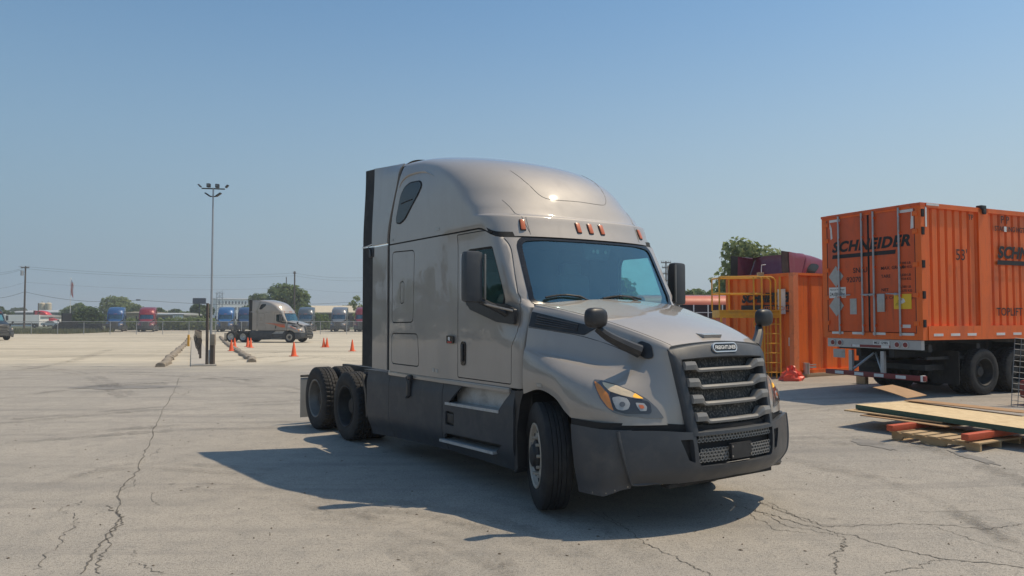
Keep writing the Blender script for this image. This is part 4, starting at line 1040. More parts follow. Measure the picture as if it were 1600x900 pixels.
for s in (-1, 1):
    b = MB(); b.box((-6.98, s*.3, .87), (.02, .16, .1), None, .01); b.build('tail_light', M['red'], TR)
# ------------------------------------------------------------------ side skirts, steps
for s in (-1, 1):
    def sk(name, x0, x1, holes=(), lo=(.2, .3), m='dkplastic', top=1.105, y=1.19):
        rows = []; N = 20
        for k in range(N+1):
            t = k/N; zt, zl = top, lerp(lo[0], lo[1], t)
            x = lerp(x0, x1, t)
            rows.append([(x, s*(y-.035*ss(.93, 1.045, z)*0-.085*ss(.46, zl, z)-.012*ss(.47, .455, z)-.02*ss(.95, 1.05, z)), z) for z in [lerp(zl, zt, q/14) for q in range(15)]])
        mb = MB(); mb.grid(rows); me = mb.mesh('s', M[m], 25)
        bm = bmesh.new(); bm.from_mesh(me); bm.normal_update()
        if sum(f.normal.y*s for f in bm.faces) < 0: bmesh.ops.reverse_faces(bm, faces=bm.faces[:]); bm.to_mesh(me)
        bm.free()
        r_ = boolean(me, [MB().prism(h, (0, s*.9, 0), (1, 0, 0), (0, 0, 1), (0, s*.6, 0)) for h in holes], solid=.03, ang=25); bpy.data.meshes.remove(me)
        return link(name, setmat(r_, M[m]), TR)
    sk('side_skirt', -4.15, -3.42, (), (.195, .235)); sk('side_skirt', -3.412, -1.945, (), (.235, .285))
    STP1 = round_poly([(-1.82, .835), (-.74, .865), (-.53, 1.085), (-1.50, 1.085)], [.02, .03, .03, .05])
    STP2 = round_poly([(-1.93, .405), (-.82, .43), (-.66, .53), (-1.86, .50)], .015)
    HOL = round_poly([(-1.86, .60), (-1.66, .60), (-1.66, .76), (-1.86, .76)], .02)
    sp = sk('step_skirt', -1.935, -.455, (STP1, STP2, HOL), (.285, .275))
    b = MB(); b.prism([(0, .83), (.0, .86), (-.27, .86), (-.27, .83)], (-1.86, s*1.20, 0), (0, s, 0), (0, 0, 1), (1.14, 0, .02)); st = b.build('step_tread', M['tread'], sp)
    b = MB(); b.box((-1.14, s*1.055, .975), (1.32, .02, .25)); b.build('step_riser', M['tread'], sp)
    b = MB(); b.prism([(.03, .395), (.03, .425), (-.26, .425), (-.26, .395)], (-1.95, s*1.19, 0), (0, s, 0), (0, 0, 1), (1.16, 0, .02)); b.build('step_tread', M['tread'], sp)
    b = MB(); b.box((-1.3, s*.92, .5), (1.25, .02, .3)); b.box((-1.76, s*1.05, .68), (.26, .2, .2)); b.build('step_backing', M['chassis'], sp)
    b = MB(); b.box((-1.76, s*1.165, .68), (.15, .03, .11), None, .01); b.build('fuse_cover', M['blackpl'], sp)
    b = MB(); b.prism([(-.45, 1.1), (-.30, 1.12), (-.36, .98), (-.42, .7), (-.40, .33), (-.46, .275)], (0, s*1.17, 0), (1, 0, 0), (0, 0, 1), (0, -s*.5, 0)); b.build('wheel_liner', M['blackpl'], TR)
    # strap on the skirt
    b = MB(); b.tube([(-2.86, s*1.195, 1.085), (-2.78, s*1.205, 1.0), (-2.78, s*1.21, .86), (-2.86, s*1.2, .83)], .02, 6); b.box((-2.80, s*1.2, .95), (.1, .03, .2), None, .01); b.box((-2.74, s*1.21, 1.09), (.1, .05, .05), None, .01); b.build('skirt_latch', M['blackpl'], TR)
    b = MB(); b.box((-2.3, s*.75, .62), (3.3, .55, .6), None, .1); b.build('fuel_tank', M['chassis'], TR)
    # wheel house
    w = MB(); w.grid([[(-.02+.63*cos(t), s*y, .54+.63*sin(t)) for t in [pi*(-.02+1.04*k/24) for k in range(25)]] for y in (.55, .9, 1.17)]); w.build('wheel_house', M['blackpl'], TR)
b = MB(); b.box((.55, 0, 1.0), (1.2, 1.0, .8)); b.build('engine', M['chassis'], TR)
b = MB(); b.box((-.42, 0, .9), (.2, 2.1, .5)); b.build('firewall', M['chassis'], TR)
# ------------------------------------------------------------------ container on a chassis (x forward = away, y left, z up; rear right corner at origin)
CH = .4396; CB = 1.36
CT = thing('shipping_container', 'long orange corrugated container up on a wheeled chassis, its closed doors facing left', 'container', (8.597, 15.571, CB), CH, 'orange containers')
LN, WD, HT = 16.15, 2.59, 2.9
# rear frame
b = MB(); b.box((.06, .07, HT/2), (.15, .14, HT)); b.box((.06, WD-.07, HT/2), (.15, .14, HT)); b.box((.06, WD/2, HT-.05), (.15, WD-.283, .11)); b.box((.06, WD/2, .07), (.15, WD-.283, .14))
b.build('door_frame', M['orange'], CT)
b = MB(); b.box((.04, WD/2, HT-.03), (.16, WD+.01, .055)); b.build('header_rail', M['orangedk'], CT)
for s, y0, y1 in ((0, .145, WD/2-.012), (1, WD/2+.012, WD-.145)):
    b = MB(); b.box((.015, (y0+y1)/2, 1.475), (.05, y1-y0, 2.64), None, .012); d = b.build('door_leaf', M['orangedk'], CT)
    g = MB(); g.box((.0, y0+.004, 1.475), (.03, .014, 2.62)); g.box((.0, y1-.004, 1.475), (.03, .014, 2.62)); g.build('door_gasket', M['rubber'], d)
    for y in ((y0+.36, y1-.14) if s == 0 else (y0+.14, y1-.36)):
        r = MB(); r.tube([(-.045, y, .08), (-.045, y, HT-.05)], .021, 8); rod = r.build('lock_rod', M['rodsteel'], d)
        for z in (.3, .95, 1.6, 2.3, 2.7): k = MB(); k.box((-.03, y, z), (.05, .075, .05)); k.build('rod_bracket', M['orangedk'], d)
        k = MB(); k.tube([(-.06, y, .98), (-.065, y+(.32 if s == 0 else -.32), 1.0)], .014, 6); k.box((-.04, y+(.1 if s == 0 else -.1), .985), (.03, .06, .05)); k.build('rod_handle', M['rodsteel'], d)
    for z in (.35, .95, 1.6, 2.3, 2.68):
        yy = .135 if s == 0 else WD-.135
        h = MB(); h.box((-.01, yy, z), (.06, .12, .1), None, .01); h.build('hinge', M['orange'], d)
        if s == 0:
            h = MB(); h.box((.03, -.012, z), (.07, .03, .16)); h.build('hinge_slot', M['seam'], d)
def dtext(body, size, y, z, bold=0, shear=0, sx=1., m='black', name='lettering', align='LEFT', sp=1.):
    # text on the rear doors, read from outside: x axis runs to -y
    t = text_mesh(body, size, M[m], .001, shear, bold, align, sx, sp); return place_text(name, t, (-.0135, y, z), (0, -1, 0), (0, 0, 1), CT)
dtext('SCHNEIDER', .33, 2.30, 2.02, .015, .25, 1.08, sp=1.1)
b = MB(); b.prism([(2.30, 1.86), (.62, 1.86), (.60, 1.95), (2.28, 1.95)], (-.0125, 0, 0), (0, 1, 0), (0, 0, 1), (-.003, 0, 0)); b.build('logo_bar', M['black'], CT)
dtext('SNLU', .17, 1.72, 1.50, .002, 0, .95); dtext('920701', .17, 1.90, 1.29, .002, 0, .95)
for y, z, tx, sz in ((.98, 1.53, 'MAX. GROSS', .1), (.98, 1.35, 'TARE', .1), (.98, 1.05, 'NET', .1), (.98, .88, 'CU. CAP.', .1)):
    dtext(tx, sz, y, z, .001)
for k, tx in enumerate(('67,200 LB', '30,480 KG', '', '10,820 LB', ' 4,910 KG', '', '56,380 LB', '25,570 KG', '', '3,955 CU.FT')):
    if tx: dtext(tx, .075, .56, 1.62-.085*k, .0005)
for z in (1.42, .62): 
    b = MB(); b.prism([(0, -.25), (.21, 0), (0, .25), (-.21, 0)], (-.014, 2.19, z+.02 if z > 1 else z+.13), (0, 1, 0), (0, 0, 1), (-.008, 0, 0)); p = b.build('placard_holder', M['placard'], CT)
b = MB(); b.box((-.017, 2.16, 1.06), (.006, .48, .25)); w = b.build('weight_sign', M['white'], CT)
place_text('sign_lettering', text_mesh('24,000 lbs', .115, M['black'], .001, 0, .001, 'CENTER', .9), (-.0215, 2.16, .985), (0, -1, 0), (0, 0, 1), w)
place_text('sign_lettering', text_mesh('Maximum Net Weight', .05, M['black'], .001, 0, 0, 'CENTER', .9), (-.0215, 2.16, 1.115), (0, -1, 0), (0, 0, 1), w)
b = MB(); b.box((-.017, 1.72, .73), (.006, .18, .36)); b.build('data_plate', M['placard'], CT)
b = MB(); b.box((-.03, .98, .80), (.03, .19, .40), None, .01); b.build('document_holder', M['placard'], CT)
b = MB(); b.box((-.017, .46, .82), (.006, .42, .32)); ys = b.build('warning_sticker', M['yellowst'], CT)
b = MB(); b.prism(round_poly([(-.05, -.02), (.04, -.06), (.12, 0), (.02, .02), (.06, .06), (-.02, .05)], .02), (-.021, .44, .83), (0, 1, 0), (0, 0, 1), (-.003, 0, 0)); b.build('sticker_symbol', M['white'], ys)
b = MB()
for k in range(4): b.box((-.0215, .58-.02*k, .75+.03*k), (.003, .1, .008))
b.build('sticker_lines', M['black'], ys)
b = MB(); b.box((-.016, .38, .29), (.005, .2, .07)); b.build('label_sticker', M['white'], CT)
for y in (2.17, 1.60, 1.05, .36):
    b = MB(); b.box((-.0165, y, .12), (.004, .32, .055)); b.build('reflector', M['white'], CT)
for pts in ([(2.36, 2.73), (2.06, 2.73), (2.06, 2.79), (2.36, 2.79)], [(2.36, 2.73), (2.30, 2.60), (2.28, 2.35), (2.33, 2.32), (2.34, 2.55), (2.36, 2.6)], [(.55, 2.73), (.18, 2.73), (.18, 2.79), (.55, 2.79)], [(.22, 2.73), (.17, 2.73), (.17, 2.38), (.24, 2.36)]):
    b = MB(); b.prism(pts, (-.012, 0, 0), (0, 1, 0), (0, 0, 1), (-.004, 0, 0)); b.build('corner_marking', M['white'], CT)
# corrugated walls
def corr(name, x0, x1, y, z0, z1, nrm, parent, m, pitch=.305, depth=.045, flatw=.62, axis='x'):
    """corrugated sheet: recessed grooves between flat panels"""
    P = []; x = x0
    while x < x1-1e-6:
        e = min(x+pitch, x1); L = e-x
        P += [(x, 0), (x+L*flatw, 0), (x+L*(flatw+.10), -depth), (x+L*.9, -depth), (e, 0)]; x = e
    Q = [P[0]]
    for p in P[1:]:
        if abs(p[0]-Q[-1][0]) > 1e-6: Q.append(p)
    rows = []
    for z in (z0, z1): rows.append([((a, y+nrm*d, z) if axis == 'x' else (y+nrm*d, a, z)) for a, d in Q])
    mb = MB(); mb.grid(rows); return mb.build(name, m, parent, 20)
LIFT = 2.04
corr('side_wall', .14, LIFT-.16, -.005+.04, .30, HT-.10, -1, CT, M['orange'], .247)
corr('side_wall', LIFT+.16, LN-.15, -.005+.04, .30, HT-.10, -1, CT, M['orange'], .247)
b = MB(); b.box((LIFT, .04, HT/2), (.34, .10, HT)); b.build('lifting_post', M['orange'], CT)
b = MB(); b.box((LIFT-.02, .02, HT+.015), (.17, .14, .09), None, .02); b.box((LIFT, -.035, HT-.08), (.11, .04, .12), None, .02); b.build('lifting_casting', M['chassis'], CT)
b = MB(); b.box((LN/2+.07, .03, .15), (LN-.15, .09, .298)); b.build('bottom_rail', M['orange'], CT)
b = MB(); b.box((LN/2+.07, .03, HT-.05), (LN-.15, .08, .10)); b.build('top_rail', M['orange'], CT)
b = MB(); b.box((LN/2, WD/2, HT-.025), (LN-.2, WD-.06, .04)); b.build('roof', M['orange'], CT)
b = MB(); b.box((LN/2+.07, WD-.05, HT/2), (LN-.2, .05, HT-.06)); b.build('side_panel', M['orange'], CT)
b = MB(); b.box((LN-.05, WD/2, HT/2), (.1, WD, HT)); b.build('front_wall', M['orange'], CT)
b = MB(); b.box((LN/2, WD/2, .05), (LN-.2, WD-.1, .08)); b.build('floor', M['wood'], CT)
for x in (.45, 1.0, 1.55, 2.55, 3.15):
    b = MB(); b.box((x, -.0175, .11), (.3, .005, .055)); b.build('reflector', M['white'], CT)
b = MB(); b.box((.14, -.006, HT-.30), (.05, .006, .42)); b.box((.35, -.014, HT-.03), (.4, .006, .045)); b.build('corner_marking', M['white'], CT)
def stext(body, size, x, z, bold=0, shear=0, sx=1., m='black'):
    t = text_mesh(body, size, M[m], .001, shear, bold, 'LEFT', sx); return place_text('lettering', t, (x, -.0075, z), (1, 0, 0), (0, 0, 1), CT)
stext("53'", .34, 1.07, 1.72, 0, 0, 1)
stext('SCHNEIDER', .36, 2.52, 1.82, .016, .25, 1.14)
b = MB(); b.prism([(2.50, 1.66), (4.35, 1.66), (4.37, 1.76), (2.52, 1.76)], (0, -.0065, 0), (1, 0, 0), (0, 0, 1), (0, -.003, 0)); b.build('logo_bar', M['black'], CT)
stext('STACKING HGT ONLY', .16, 2.44, 2.42, .001, 0, .95); stext('P P', .24, 2.66, 2.60, .001)
stext('TOPLIFT ONLY', .25, 2.44, .52, .002, 0, 1); stext('TP', .16, 1.52, 2.62, .001)
b = MB(); b.box((2.82, -.0085, 2.47), (.09, .004, .12)); b.build('sticker', M['white'], CT)
# ---------------------------------------------------------------- the chassis underneath
GZ = .13
CS = thing('container_chassis', 'black trailer chassis carrying the long orange container, striped bumper bar at its rear', 'trailer chassis', (8.597, 15.571, GZ), CH)
M['redstripe'] = mat('red_reflective', (.22, .03, .03), .45, 0, .15, 8)
H0 = CB-GZ
b = MB(); b.box((.06, WD/2-.02, H0-.11), (.10, 2.42, .2)); bl = b.build('rear_bolster', M['galv'], CS)
for y in (.42, .62, 2.12, 2.32):
    b = MB(); b.disc((-.0, y, H0-.11), .055, (-1, 0, 0), 14, .02); o = b.build('tail_light', M['redstripe'], bl)
    b = MB(); b.lathe([(.055, -.0), (.066, -.0), (.066, .03), (.055, .03)], 16, (-.015, y, H0-.11), 'x'); b.build('lamp_ring', M['chrome'], bl)
b = MB(); b.box((.005, 1.3, H0-.165), (.008, 1.0, .055)); b.build('reflective_tape', M['redstripe'], bl)
for y in (1.68, .92): 
    b = MB(); b.box((-.001, y, H0-.165), (.008, .2, .055)); b.build('reflective_tape', M['white'], bl)
place_text('id_lettering', text_mesh('MEZ 12985', .075, M['black'], .001, 0, .001), (-.003, 1.2, H0-.11), (0, -1, 0), (0, 0, 1), bl)
b = MB(); b.box((-.0, 1.02, H0-.085), (.004, .42, .09)); b.build('id_plate', M['white'], bl)
b = MB(); b.box((.01, 2.16, H0-.36), (.01, .33, .2)); b.build('licence_plate', M['placard'], CS)
b = MB(); b.box((0, WD/2-.05, .43), (.09, 2.55, .11), None, .01); gb = b.build('guard_bar', M['redstripe'], CS)
for y in (2.12, 1.58, 1.06, .52):
    b = MB(); b.box((-.046, y, .43), (.004, .24, .07)); b.build('reflective_tape', M['white'], gb)
b = MB(); b.box((-.0, .03, .43), (.1, .05, .13)); b.build('bar_end', M['white'], gb)
for y in (1.84, 1.0): 
    b = MB(); b.box((.03, y, .71), (.07, .09, .50)); b.build('guard_upright', M['galv'], gb)
for y0, y1 in ((1.80, 1.45), (1.04, 1.4)):
    b = MB(); b.tube([(.04, y0, .52), (.3, y1, .9)], .03, 6); b.build('guard_brace', M['galv'], gb)
b = MB()
for y in (.85, 1.70): b.box((8, y, H0-.22), (15.8, .12, .36))
for x in (.4, 2, 3.6, 5.5, 8, 11, 14): b.box((x, WD/2, H0-.18), (.12, 2.3, .16))
b.build('chassis_beam', M['chassis'], CS)
b = MB(); b.box((1.6, WD/2, .62), (2.2, 1.9, .12)); b.box((1.15, .25, .83), (1.5, .05, .06)); b.build('slider_frame', M['chassis'], CS)
for x in (2.02, 3.27):
    for y in (.155, .50, WD-.5, WD-.155):
        w = link('wheel', TY_D, CS); w.location = (x, y, .512)
        o = link('rim', RD2, w); o.scale = (1, -1 if y < 1.3 else 1, 1); o = link('hub', HDm, w); o.scale = (1, -1 if y < 1.3 else 1, 1)
    b = MB(); b.tube([(x, .2, .512), (x, WD-.2, .512)], .07, 10); b.build('axle', M['chassis'], CS)
for y in (.33, WD-.33):
    b = MB(); b.box((1.15, y, .62), (.02, .62, .72)); b.build('mud_flap', M['rubber'], CS)
# landing legs far ahead, out of sight behind the boards
for y in (.6, 2.0):
    b = MB(); b.box((12.6, y, .55), (.14, .14, 1.1)); b.box((12.6, y, .02), (.34, .3, .04)); b.build('landing_leg', M['chassis'], CS)
# ---------------------------------------------------------------- container standing on the ground
SH = .50; SZ = .24
sx0, sy0 = 7.98, 21.1
SC = thing('storage_container', 'weathered orange container standing on timbers behind the yellow work platform', 'container', (sx0, sy0, SZ), SH, 'orange containers')
SL, SW, SHt = 12.19, 2.6, 2.87
b = MB(); b.box((.09, .07, SHt/2), (.2, .16, SHt)); b.build('corner_post', M['litpost'], SC)
b = MB(); b.box((.09, SW-.07, SHt/2), (.2, .16, SHt)); b.build('corner_post', M['orangeold'], SC)
b = MB(); b.box((SL-.09, SW/2, SHt/2), (.18, SW, SHt)); b.build('far_wall', M['orangeold'], SC)
corr('end_wall', .14, SW-.14, .05, .14, SHt-.10, -1, SC, M['orangeold'], .34, .05, .6, 'y')
corr('side_wall', .19, SL-.18, .05, .10, SHt-.06, -1, SC, M['orangeold'], .62, .055, .72)
for z, hh in ((SHt-.05, .1), (.07, .14)):
    b = MB(); b.box((.06, SW/2, z), (.1, SW-.3, hh)); b.build('end_rail', M['orangeold'], SC)
b = MB(); b.box((SL/2, .05, SHt-.035), (SL-.37, .09, .07)); b.build('top_rail', M['orangeold'], SC)
b = MB(); b.box((SL/2, .05, .05), (SL-.37, .09, .1)); b.build('bottom_rail', M['orangeold'], SC)
b = MB(); b.box((SL/2, SW/2, SHt-.03), (SL-.2, SW-.1, .04)); b.build('roof', M['orangeold'], SC)
b = MB(); b.box((SL/2, SW-.04, SHt/2), (SL-.3, .05, SHt-.08)); b.build('side_panel', M['orangeold'], SC)
def etext(body, size, y, z, bold=0, shear=0, sx=1., m='black'):
    t = text_mesh(body, size, M[m], .001, shear, bold, 'LEFT', sx); return place_text('lettering', t, (-.003, y, z), (0, -1, 0), (0, 0, 1), SC)
etext('SCHNEIDER', .36, 1.95, 2.05, .021, .25, 1.0)
b = MB(); b.box((-.004, 1.05, 1.86), (.006, 1.85, .2)); b.build('logo_bar', M['black'], SC)
t = text_mesh('INTERMODAL', .17, M['orangeold'], .001, .2, .003, 'LEFT', 1.0); place_text('lettering', t, (-.009, 1.22, 1.80), (0, -1, 0), (0, 0, 1), SC)
b = MB(); b.box((-.006, .42, 2.05), (.008, .28, .72)); b.build('notice_board', M['white'], SC)
b = MB(); b.box((-.006, .16, .9), (.008, .05, .24)); b.build('sticker', M['white'], SC)
b = MB(); b.tube([(.42, -.06, -.02), (.42, -.06, .3)], .085, 10); b.box((.68, -.03, .17), (.34, .03, .05)); b.box((.68, -.03, .24), (.34, .03, .03)); b.build('hinge_pipe', M['galv'], SC)
cs, sn = cos(SH), sin(SH)
def SCp(x, y): return (sx0+cs*x-sn*y, sy0+sn*x+cs*y)
for k, (x, y, ln, a, lab) in enumerate([(3.2, .1, 6.3, 0, 'long pale timber sleeper under the near side of the orange container'), (9.6, .1, 5.0, 0, 'second timber sleeper under the far stretch of the same container side'), (1.0, 2.3, 2.0, 0, 'short timber sleeper under the rear corner of the orange container')]):
    X, Y = SCp(x, y); b = MB(); b.box((0, 0, .06), (ln, .26, .125), None, .01); o = b.build('timber_sleeper', M['timber'], None)
    o.location = (X, Y, zg(X, Y)-.015); o.rotation_euler = (0, 0, SH); tag(o, lab, 'timber', 'timber sleepers')
b = MB(); b.box((0, 0, .16), (.14, .26, .32), None, .01); o = b.build('wood_block', M['palletwood']); X, Y = 9.0, 19.2
o.location = (X, Y, zg(X, Y)); o.rotation_euler = (0, 0, .5); tag(o, 'small wooden block standing on the ground behind the striped bumper bar', 'wood block')
# crumpled orange-red plastic on the ground by the post
R = random.Random(3); b = MB(); N = 15
rows = []
for i in range(9):
    row = []
    for j in range(N):
        t = 2*pi*j/N; h = i/8*pi/2; r = .26*(1+.55*(R.random()-.5)+(.3 if (j % 3 == 0) else -.15))
        row.append((r*cos(t)*cos(h)*1.0, r*sin(t)*cos(h)*.8, max(0, .36*sin(h)*(1+.5*(R.random()-.5)))))
    rows.append(row)
b.grid(rows, closed_u=True); b.add(rows[-1], [tuple(range(N))])
M['redplastic'] = mat('orange_red_plastic', (.8, .09, .05), .4, 0, .3, 8)
o = b.build('plastic_netting', M['redplastic'], None, 0); X, Y = 7.62, 20.35; o.location = (X, Y, zg(X, Y)); tag(o, 'crumpled orange-red plastic bundle on the ground by the container post', 'plastic bundle')
# ---------------------------------------------------------------- yellow work platform
PX, PY = 5.85, 21.0
zp = zg(7, 21)
WP = thing('work_platform', 'yellow steel access platform with guard rails and ladder against the container', 'platform', (PX, PY, zp), -.05)
pw, pd = 1.70, .95; dz = 1.98-zp+.05; rz = 2.98-zp
b = MB(); b.box((pw/2, pd/2, dz-.1), (pw, pd, .22), None, .01); b.build('deck', M['yellow'], WP)
b = MB(); b.box((pw/2, -.012, dz-.1), (pw*.99, .02, .07)); b.box((pw/2, -.012, dz), (pw, .03, .03)); b.build('deck_lip', M['yellow'], WP)
def rail(name, pts, r=.022): b = MB(); b.tube(pts, r, 8); return b.build(name, M['yellow'], WP)
for y, x1 in ((0, 1.18), (pd, pw)):
    rail('guard_rail', [(0, y, dz), (0, y, rz-.06), (.02, y, rz-.015), (.07, y, rz), (x1-.07, y, rz), (x1-.02, y, rz-.015), (x1, y, rz-.06), (x1, y, .0 if y == 0 else dz)])
    rail('mid_rail', [(0, y, dz+(rz-dz)*.5), (x1, y, dz+(rz-dz)*.5)], .018)
rail('guard_post', [(.5, pd, dz), (.5, pd, rz)]); rail('guard_post', [(.96, 0, dz), (.96, 0, rz)])
rail('guard_rail', [(0, 0, rz-.03), (0, pd, rz-.03)]); rail('mid_rail', [(0, 0, dz+.5), (0, pd, dz+.5)], .018)
for y in (.12, .6):
    rail('ladder_rail', [(pw-.10, y, .0), (pw-.10, y, rz-.1), (pw-.16, y, rz-.03), (pw-.24, y, rz), (1.2, y, rz)])
rail('ladder_rail', [(1.24, -.01, 0), (1.24, -.01, dz)], .024); rail('ladder_rail', [(pw-.02, -.01, 0), (pw-.02, -.01, dz+.95)], .024)
for k in range(7): rail('rung', [(1.24, -.01, .2+.27*k), (pw-.02, -.01, .2+.27*k)], .015)
for x, y in ((.06, pd-.06), (pw-.1, pd-.06), (.06, .06)): rail('platform_leg', [(x, y, 0), (x, y, dz-.1)], .03)
rail('ladder_hook', curve_pts([(1.16, -.04, dz-.2), (1.0, -.04, dz-.22), (.95, -.04, dz-.4), (1.05, -.04, dz-.52), (1.18, -.04, dz-.5)], 14), .014)
b = MB(); b.box((1.28, pd*.5, rz+.06), (.17, .14, .17), None, .01); WB_ = b.build('control_box', M['palletwood'], WP)
b = MB(); b.tube([(1.31, pd*.5, rz+.14), (1.32, pd*.5, rz+.36), (1.44, pd*.5, rz+.375)], .014, 6); b.build('bent_pipe', M['white'], WB_)
# ---------------------------------------------------------------- boards, pallet, mesh panel
A = Vector((5.67, 12.35)); du = Vector((.412, -.911)).normalized(); dvv = Vector((.745, .667)).normalized()
ang = atan2(du.y, du.x)
osb, nt, bb_ = base_mat('oriented_strand_board')
v = _coord(nt, (1, 1, 1)); vo = nt.nodes.new('ShaderNodeTexVoronoi'); vo.inputs['Scale'].default_value = 26
mp = _coord(nt, (.45, 1.3, 1), rot=(0, 0, .5)); nt.links.new(mp, vo.inputs['Vector'])
c = _mix(nt, (.50, .36, .19), (.82, .65, .40), vo.outputs['Color']); c = _mix(nt, c, (.70, .53, .30), .45)
c = _mix(nt, c, (.4, .28, .15), _mul(nt, _ramp(nt, _noise(nt, 3, 5, .6, v), .5, .75), .5))
nt.links.new(c, bb_.inputs['Base Color']); bb_.inputs['Roughness'].default_value = .75; M['osb'] = osb
M['greenedge'] = mat('green_painted_edge', (.035, .10, .075), .6, 0, .2, 8)
def board(name, lab, cat, x, y, z, L, W, T, rz, tilt=(0, 0), m='osb', edge=None, group=None, bend=0):
    mb = MB(); nx = 16; r0 = []; r1 = []
    for q in (0, 1):
        rows = []
        for i in range(2):
            rows.append([(L*k/nx, W*i, (T if q else 0)+bend*((k/nx)-.0)**2) for k in range(nx+1)])
        mb.m = 0; mb.grid(rows)
    n = nx+1; mb.m = 1
    fs = []
    for k in range(nx): fs += [(k, k+1, 2*n+k+1, 2*n+k), (n+k, n+k+1, 3*n+k+1, 3*n+k)]
    fs += [(0, n, 3*n, 2*n), (nx, n+nx, 3*n+nx, 2*n+nx)]
    for f in fs: mb.f.append(f); mb.mi.append(1)
    o = mb.build(name, [M[m], M[edge or m]], None, 20)
    o.location = (x, y, z); o.rotation_euler = (tilt[0], tilt[1], rz); return tag(o, lab, cat, group)
gz = zg(6.4, 11)
# pallet
PA = Vector((5.55, 10.98)); pdir = Vector((.49, -.872)); pang = atan2(pdir.y, pdir.x)
PL = thing('wooden_pallet', 'pale wooden pallet lying under the stack of strand boards', 'pallet', (PA.x, PA.y, zg(PA.x, PA.y)), pang)
for y in (.02, .5, .98):
    b = MB(); b.prism([(0, .02), (.15, .02), (.18, .065), (.42, .065), (.45, .02), (.78, .02), (.81, .065), (1.05, .065), (1.08, .02), (1.25, .02), (1.25, .115), (0, .115)], (0, y, 0), (1, 0, 0), (0, 0, 1), (0, .04, 0)); b.build('stringer', M['palletwood'], PL)
for k in range(7):
    b = MB(); b.box((.05+.19*k, .52, .127), (.13, 1.06, .022), None, .003); b.build('deck_board', M['palletwood'], PL)
for k in range(3):
    b = MB(); b.box((.08+.54*k, .52, .009), (.13, 1.06, .017), None, .003); b.build('bottom_board', M['palletwood'], PL)
M['redbeam'] = mat('red_orange_dunnage', (.58, .1, .04), .6, 0, .2, 5, (.35, .1, .05), .5, 4)
for k, (x, lab) in enumerate(((.05, 'red-orange beam across the far end of the pallet, under the boards'), (1.12, 'red-orange beam across the near end of the pallet, under the boards'))):
    b = MB(); b.box((0, 1.0, .045), (.1, 2.2, .085), None, .006); o = b.build('dunnage_beam', M['redbeam'])
    P = Vector((PA.x, PA.y))+pdir*x; o.location = (P.x, P.y, zg(P.x, P.y)+.14); o.rotation_euler = (0, 0, pang); tag(o, lab, 'beam', 'red-orange beams')
zt = gz+.165
board('board_stack', 'green-edged stack of pale strand boards lying across the pallet', 'boards', A.x, A.y, zt+.09, 3.15, 1.24, .075, ang, (0, .012), 'osb', 'greenedge')
bd = Vector((A.x, A.y))
P = A+du*.55-dvv*(-.22); board('plywood_sheet', 'pale plywood sheet sticking out below the strand boards at their left end', 'plywood', A.x-.2, A.y-.02, zt+.06, 1.6, 1.0, .02, ang+.12, (0, .006), 'palletwood', 'palletwood', 'loose plywood sheets')
board('plywood_sheet', 'thin dark plywood sheet lowest under the strand boards', 'plywood', A.x-.1, A.y-.36, zt+.03, 1.4, .9, .012, ang+.05, (0, .004), 'plywood', 'plywood', 'loose plywood sheets')
Q = A+dvv*.95
board('plywood_sheet', 'long thin brown sheet lying on the far half of the strand boards', 'plywood', Q.x+.3, Q.y-.25, zt+.18, 1.9, .32, .012, ang+.04, (0, -.004), 'plywood', 'plywood', 'loose plywood sheets')
Q2 = A+dvv*1.35+du*.1
board('plywood_sheet', 'curled brown sheet topmost at the back of the board pile', 'plywood', Q2.x-.2, Q2.y+.35, zt+.33, .65, .6, .01, ang+.12, (.03, .15), 'plywood', 'plywood', 'loose plywood sheets', -.04)
#board('plywood_sheet', 'flat brown sheet just under the curled one at the back of the pile', 'plywood', Q2.x-.42, Q2.y+.3, zt+.20, 1.2, .5, .012, ang+.2, (0, .02), 'plywood', 'plywood', 'loose plywood sheets')
# wire mesh panel leaning at the right edge
MPX, MPY = 9.62, 14.42
b = MB()
W_, H_ = .75, 1.32
for k in range(8): b.tube([(k*W_/7, 0, 0), (k*W_/7, 0, H_)], .007, 5)
for k in range(13): b.tube([(0, .007, k*H_/12), (W_, .007, k*H_/12)], .006, 5)
o = b.build('wire_mesh_panel', M['darkwire']); o.location = (MPX, MPY, zg(MPX, MPY)+.005); o.rotation_euler = (-.12, .10, -.35); tag(o, 'galvanised wire mesh panel standing near the trailer wheels at the right edge', 'mesh panel')
TJ = thing('pallet_jack', 'dark red wheeled jack partly cut off by the right edge, behind the mesh panel', 'jack', (10.05, 14.62, zg(10.05, 14.62)), .3)
b = MB(); b.box((.25, 0, .3), (.5, .3, .36), None, .06); b.box((.3, 0, .55), (.2, .2, .2), None, .04); b.build('jack_body', M['redstripe'], TJ)
b = MB(); b.lathe([(.02, -.06), (.13, -.06), (.14, 0), (.13, .06), (.02, .06)], 20, (.02, -.2, .14)); b.build('jack_wheel', M['rubber'], TJ)
b = MB(); b.tube([(.3, 0, .6), (.2, 0, .95), (.15, 0, 1.05)], .02, 8); b.tube([(.15, -.2, 1.05), (.15, .2, 1.05)], .018, 8); b.build('jack_handle', M['blackpl'], TJ)
